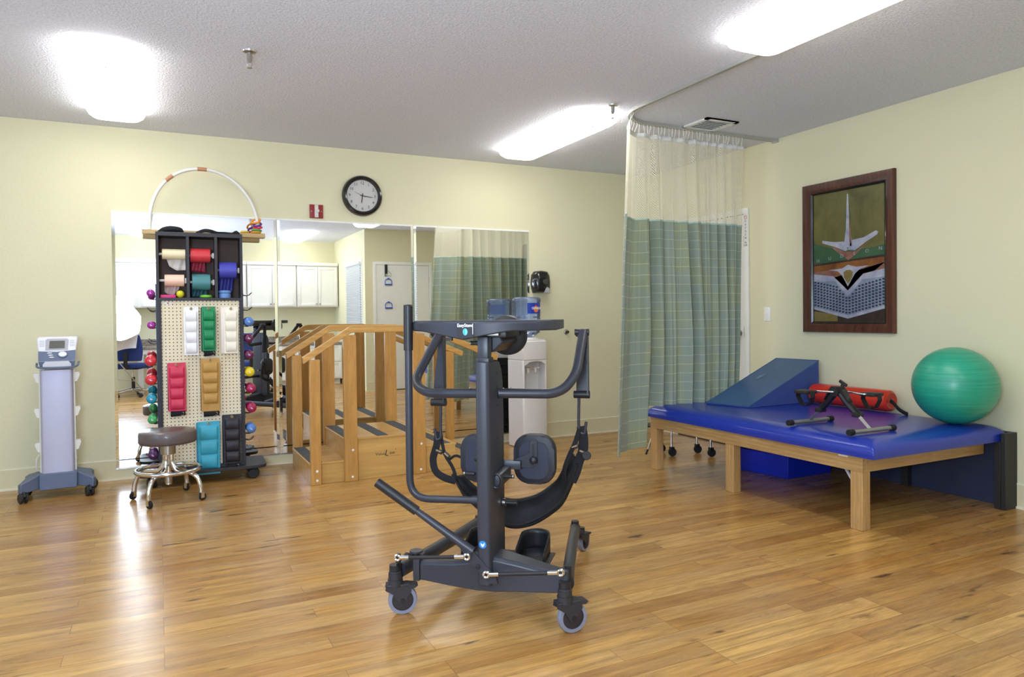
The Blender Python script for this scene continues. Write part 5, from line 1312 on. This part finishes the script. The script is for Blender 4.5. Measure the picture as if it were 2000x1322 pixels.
for s,cx_ in ((1,.178),(-1,-.050)):
    # knee pad: rounded slab facing away, dished plate on this side
    kp=.18; b=MB()
    out=rrect(.170,.200,.058,7,cx_,.590 if s>0 else .588)
    b.prism(out,kp,kp+.05,M('knee_pad_vinyl',S(36,37,44),.5,var=.05,bump=.06,bscale=400),bev=.010); b.build('knee_pad',ST)
    b=MB(); b.prism(rrect(.122,.152,.042,6,cx_,.588),kp-.004,kp+.002,M('knee_pad_plate',S(40,44,62),.5,var=.05)); b.build('pad_plate',ST)
    b=MB(); b.prism([(cx_-.075*s,.560),(cx_-.01*s,.558),(cx_+.018*s,.575),(cx_+.016*s,.668),(cx_+.004*s,.676),(cx_-.012*s,.668),(cx_-.016*s,.62),(cx_-.075*s,.592)],kp-.012,kp-.004,gr); b.box((cx_-.004,kp-.0135,.60),(cx_+.004,kp-.0115,.655),m_black); b.build('pad_bracket',ST,bevel=.001)
    b=MB(); b.lathe([(0,0),(.010,0),(.017,.006),(.015,.022),(.006,.027),(0,.027)],m_black,(cx_+.002*s,kp-.012,.592),axis=(0,-1,0),seg=7); b.build('star_knob',ST)
b=MB(); b.box((-.06,.145,.555),(.13,.170,.590),gr,bev=.003).box((.05,-.02,.520),(.090,.15,.570),gr,bev=.004).box((.0,.055,.52),(.02,.15,.57),gr,bev=.004); b.build('knee_bar',ST)
b=MB(); b.torus((.074,-.024,.545),.018,.006,m_black,axis=(0,1,0),seg=20,sy=1.5); b.build('lock_ring',ST)
b=MB(); b.rod((.09,.03,.552),(.125,.03,.553),.008,m_black,12).rod((.125,.03,.553),(.130,.03,.553),.0085,m_steel,12); b.build('knee_lock_lever',ST); b=MB(); b.rod((-.05,.10,.540),(-.09,.10,.541),.008,m_black,12).rod((-.09,.10,.541),(-.095,.10,.541),.0085,m_steel,12); b.build('knee_lock_lever',ST)
b=MB(); b.lathe([(0,0),(.0145,0),(.0145,.001),(0,.001)],M('sticker_blue',S(40,130,206),.4,var=0),(.034,-.0872,.318),axis=(0,-1,0),seg=20); b.prism([(.026,.324),(.034,.318),(.042,.326),(.040,.314),(.034,.308),(.028,.314)],-.0886,-.0882,M('label_print_white',S(236,236,240),.5)); b.build('round_sticker',ST)
# ------------------------------------------------------------------ the far side of the room, seen in the mirrors
cab=M('cabinet_white',S(232,230,222),.4,var=.015)
def door_leaf(parent,x0,x1,z0,z1,y,s=1,knobx=None,knobz=None,nm='door'):
    b=MB(); b.box((x0+.003,y,z0+.003),(x1-.003,y+.016,z1-.003),cab)
    fr=.052
    b.box((x0+.003,y+.016,z0+.003),(x0+fr,y+.022,z1-.003),cab,bev=.002).box((x1-fr,y+.016,z0+.003),(x1-.003,y+.022,z1-.003),cab,bev=.002)
    b.box((x0+fr,y+.016,z0+.003),(x1-fr,y+.022,z0+fr),cab,bev=.002).box((x0+fr,y+.016,z1-fr),(x1-fr,y+.022,z1-.003),cab,bev=.002)
    d=b.build(nm,parent,W=True)
    if knobx is not None:
        q=MB(); q.lathe([(0,0),(.007,0),(.006,.012),(.014,.018),(.013,.026),(0,.028)],m_steel,(knobx,y+.022,knobz),axis=(0,1,0),seg=14); q.build('knob',d,W=True)
    return d
edges=[(-1.07,-.27,'behind the white umbrella'),(-.27,.55,'second from the umbrella, behind the rack'),(.55,1.385,'just right of the rack'),(1.395,2.225,'second from the window blind'),(2.235,2.965,'next to the window blind')]
for x0,x1,d in edges:
    t=thing('wall_cabinet_unit','white two-door wall cabinet seen in mirror, '+d,'cabinet',((x0+x1)/2,YF,1.385),0,'white wall cabinets')
    b=MB(); b.box((x0,YF+.001,1.385),(x1,-1.13,2.125),cab); b.build('body',t,W=True,bevel=.002)
    b=MB(); b.prism([(x0-.004,2.125),(x1+.004,2.125),(x1+.004,2.185),(x0-.004,2.185)],YF+.001,-1.10,cab); b.build('crown_moulding',t,W=True,bevel=.008)
    xm=(x0+x1)/2
    door_leaf(t,x0+.015,xm,1.40,2.11,-1.13,1,xm-.03,1.44); door_leaf(t,xm,x1-.015,1.40,2.11,-1.13,1,xm+.03,1.44)
t=thing('worktop','grey speckled laminate worktop with backsplash under the white wall cabinets, seen in the mirror','worktop',(1.3,YF,.75)); gn=mat_granite()
b=MB(); b.box((-.42,YF+.001,.715),(2.975,-.86,.750),gn); b.build('slab',t,W=True,bevel=.003)
b=MB(); b.box((-.42,YF+.001,.750),(2.975,YF+.022,.86),gn); b.build('backsplash',t,W=True)
b=MB(); b.box((-.415,-.90,.63),(1.60,-.88,.713),m_white); b.build('apron',t,W=True)
b=MB(); b.box((-.30,-.94,.0),(-.22,-.87,.713),m_white); b.build('leg',t,W=True)
for x0,x1,lbl in ((1.62,2.28,'white base cabinet with drawers under the speckled worktop, left of the closet-side one'),(2.29,2.97,'white base cabinet with drawers beside the closet wall, seen between stair posts in the mirror')):
    t=thing('base_cabinet',lbl,'cabinet',((x0+x1)/2,YF,0),0,'white base cabinets')
    b=MB(); b.box((x0,YF+.001,.09),(x1,-.90,.713),cab).box((x0+.03,YF+.001,.0),(x1-.03,-.96,.09),cab); b.build('body',t,W=True)
    for z0,z1 in ((.10,.40),(.40,.70)):
        door_leaf(t,x0+.01,x1-.01,z0,z1,-.90,1,(x0+x1)/2,(z0+z1)/2,'drawer')
# blue office chairs
bf=M('chair_blue_fabric',S(34,52,112),.85,var=.12,bump=.3,bscale=500)
def chair(x,y,rz,label):
    t=thing('office_chair',label,'chair',(x,y,0),R(rz),'blue office chairs')
    b=MB(); b.prism(rrect(.48,.46,.10,6),.44,.51,bf,mat=RX(90)@T(0,0,0)@Matrix.Scale(-1,4,(0,1,0)),bev=.02) if False else slab(b,rrect(.48,.46,.10,6),.44,.51,bf); b.build('seat',t,bevel=.02)
    b=MB()
    def bk(u,v): 
        w_=.205+.03*math.sin(PI*v)-.02*v; x_=(u-.5)*2*w_; return (x_,-.22-.03*v-.035*(1-(2*u-1)**2)*0+.03*(2*u-1)**2,.56+.40*v)
    b.grid(bk,14,12,bf); b.build('backrest',t,recalc=False,solid=.06,bevel=.015)
    b=MB(); b.tube([(0,-.10,.43),(0,-.24,.44),(0,-.275,.52),(0,-.27,.70)],.02,m_black,10,flat=(.03,.008,(1,0,0))); b.build('back_bracket',t)
    b=MB(); b.rod((0,0,.10),(0,0,.30),.026,m_black,16).rod((0,0,.30),(0,0,.44),.014,m_chrome,14).box((-.10,-.08,.42),(.10,.08,.442),m_black); b.build('gas_lift',t)
    b=MB()
    for k in range(5):
        a=R(72*k+12); b.tube([(0,0,.115),(.27*math.cos(a),.27*math.sin(a),.075)],.022,m_chrome,8,flat=(.022,.014,(0,0,1)),r1=None)
    b.build('base',t)
    for k in range(5):
        a=R(72*k+12); e=twin_castor(t,.28*math.cos(a),.28*math.sin(a),.028,30*k)
    b=MB(); b.torus((0,0,.20),.0,.0,m_chrome) if False else None
    for s in (-1,1):
        q=MB(); q.tube(fillet([(s*.20,.02,.43),(s*.29,.02,.43),(s*.29,.02,.66),(s*.27,.12,.68),(s*.27,-.10,.68)],.03),.010,m_chrome,8); q.build('armrest',t)
    return t
chair(-.36,-.56,200,'blue fabric office chair reflected under the white umbrella, at the worktop')
chair(1.36,.02,195,'blue fabric office chair reflected right of the pegboard rack, nearer than the worktop')
# photographic umbrella on a light stand
t=thing('umbrella_light','white photographic umbrella light on a silver tripod stand, seen in the left mirror','studio light',(-.56,-.05,0),R(-30))
b=MB(); b.rod((0,0,.35),(0,0,1.28),.011,m_steel,12).rod((0,0,.0+.30),(0,0,.62),.015,m_steel,12); b.build('stand_pole',t)
for k in range(3):
    a=R(20+120*k); b=MB(); b.tube([(0,0,.60),(.42*math.cos(a),.42*math.sin(a),.02)],.008,m_steel,8).rod((0,0,.30),(.24*math.cos(a),.24*math.sin(a),.27),.005,m_steel,8).ball((.42*math.cos(a),.42*math.sin(a),.016),.014,m_rubber,10); b.build('tripod_leg',t)
umb=NT('umbrella_fabric_lit'); umb.base(S(240,242,250)); umb.b.inputs['Roughness'].default_value=.7; umb.b.inputs['Emission Color'].default_value=(.62,.78,1,1); umb.b.inputs['Emission Strength'].default_value=UMB
uf=NT('umbrella_fabric_plain'); uf.base(S(226,228,238)); uf.b.inputs['Roughness'].default_value=.8
b=MB(); Rr=.44
def um(u,v):
    a=2*PI*u; k=1-.045*abs(math.sin(4*a))*v; r=Rr*v*k; return (-.05+r*math.cos(a),.16-.20*v*v*(1.0),1.27+r*math.sin(a))
UT=T(-.05,0,1.27)@RX(35)@T(.05,0,-1.27)
b.grid(um,64,10,umb.m,mat=UT); b.build('umbrella',t,recalc=False)
b=MB(); b.grid(lambda u,v:(um(u,v)[0],um(u,v)[1]-.014,um(u,v)[2]),64,10,m_black,mat=UT); lab(b.build('umbrella_light_blocker',t,recalc=False),'added black backing that blocks light to the rear')  # black backing added to keep the umbrella's glow off the cabinets
b=MB(); b.grid(lambda u,v:(-.05+.40*(2*u-1)*(1-.12*v),-.035+.02*math.sin(14*u),1.03-.30*v-.03*math.sin(5*u)),20,8,uf.m); b.build('diffuser_skirt',t,recalc=False)
b=MB()
for k in range(8):
    a=PI/4*k; b.rod((-.05,.13,1.27),(-.05+Rr*.97*math.cos(a),-.035,1.27+Rr*.97*math.sin(a)),.002,m_steel,6,mat=UT)
b.rod((-.05,.15,1.27),(-.05,-.02,1.27),.004,m_steel,8,mat=UT); b.build('umbrella_ribs',t)
b=MB(); b.box((-.05,-.12,1.22),(.05,-.04,1.32),m_black,bev=.006); b.build('flash_head',t)
# exercise handles hanging on the closet door
hbl=M('handle_blue',S(34,84,190),.45,var=.03)
def pulley(z,label,top=False):
    t=bpy.data.objects.new('handle',None); COL.objects.link(t); t.parent=DP; t.matrix_basis=T(.035,.006,z-2.04); t['label']=label
    b=MB(); b.tube(fillet([(-.055,.006,0),(-.055,.006,.060),(-.035,.006,.088),(.035,.006,.088),(.055,.006,.060),(.055,.006,0)],.02,4),.006,hbl,8); b.box((-.015,.0,.082),(.015,.012,.105),hbl,bev=.002); b.build('yoke',t)
    b=MB(); b.rod((-.060,.006,0),(.060,.006,0),.011,hbl,12); b.build('grip',t)
    b=MB(); b.tube([(0,.004,.10),(0,.004,.15)],.003,m_white,6); b.build('cord',t)
t=thing('door_pulley','black over-door pulley with two blue handles on the white closet door, seen in the mirror','pulley',(3.325,BY+.012,2.04))
b=MB(); b.box((-.022,0,-.19),(.022,.010,.0),m_black,bev=.002); b.build('strap',t)
b=MB(); b.tube([(.02,.012,-.10),(.085,.012,-.15),(.085,.012,-.185),(.02,.012,-.185)],.002,m_black,6).torus((.005,.016,-.17),.014,.004,m_white,axis=(0,1,0),seg=16); b.build('wire_hanger',t)
DP=t
pulley(1.715,'upper blue handle'); pulley(1.335,'lower blue handle')
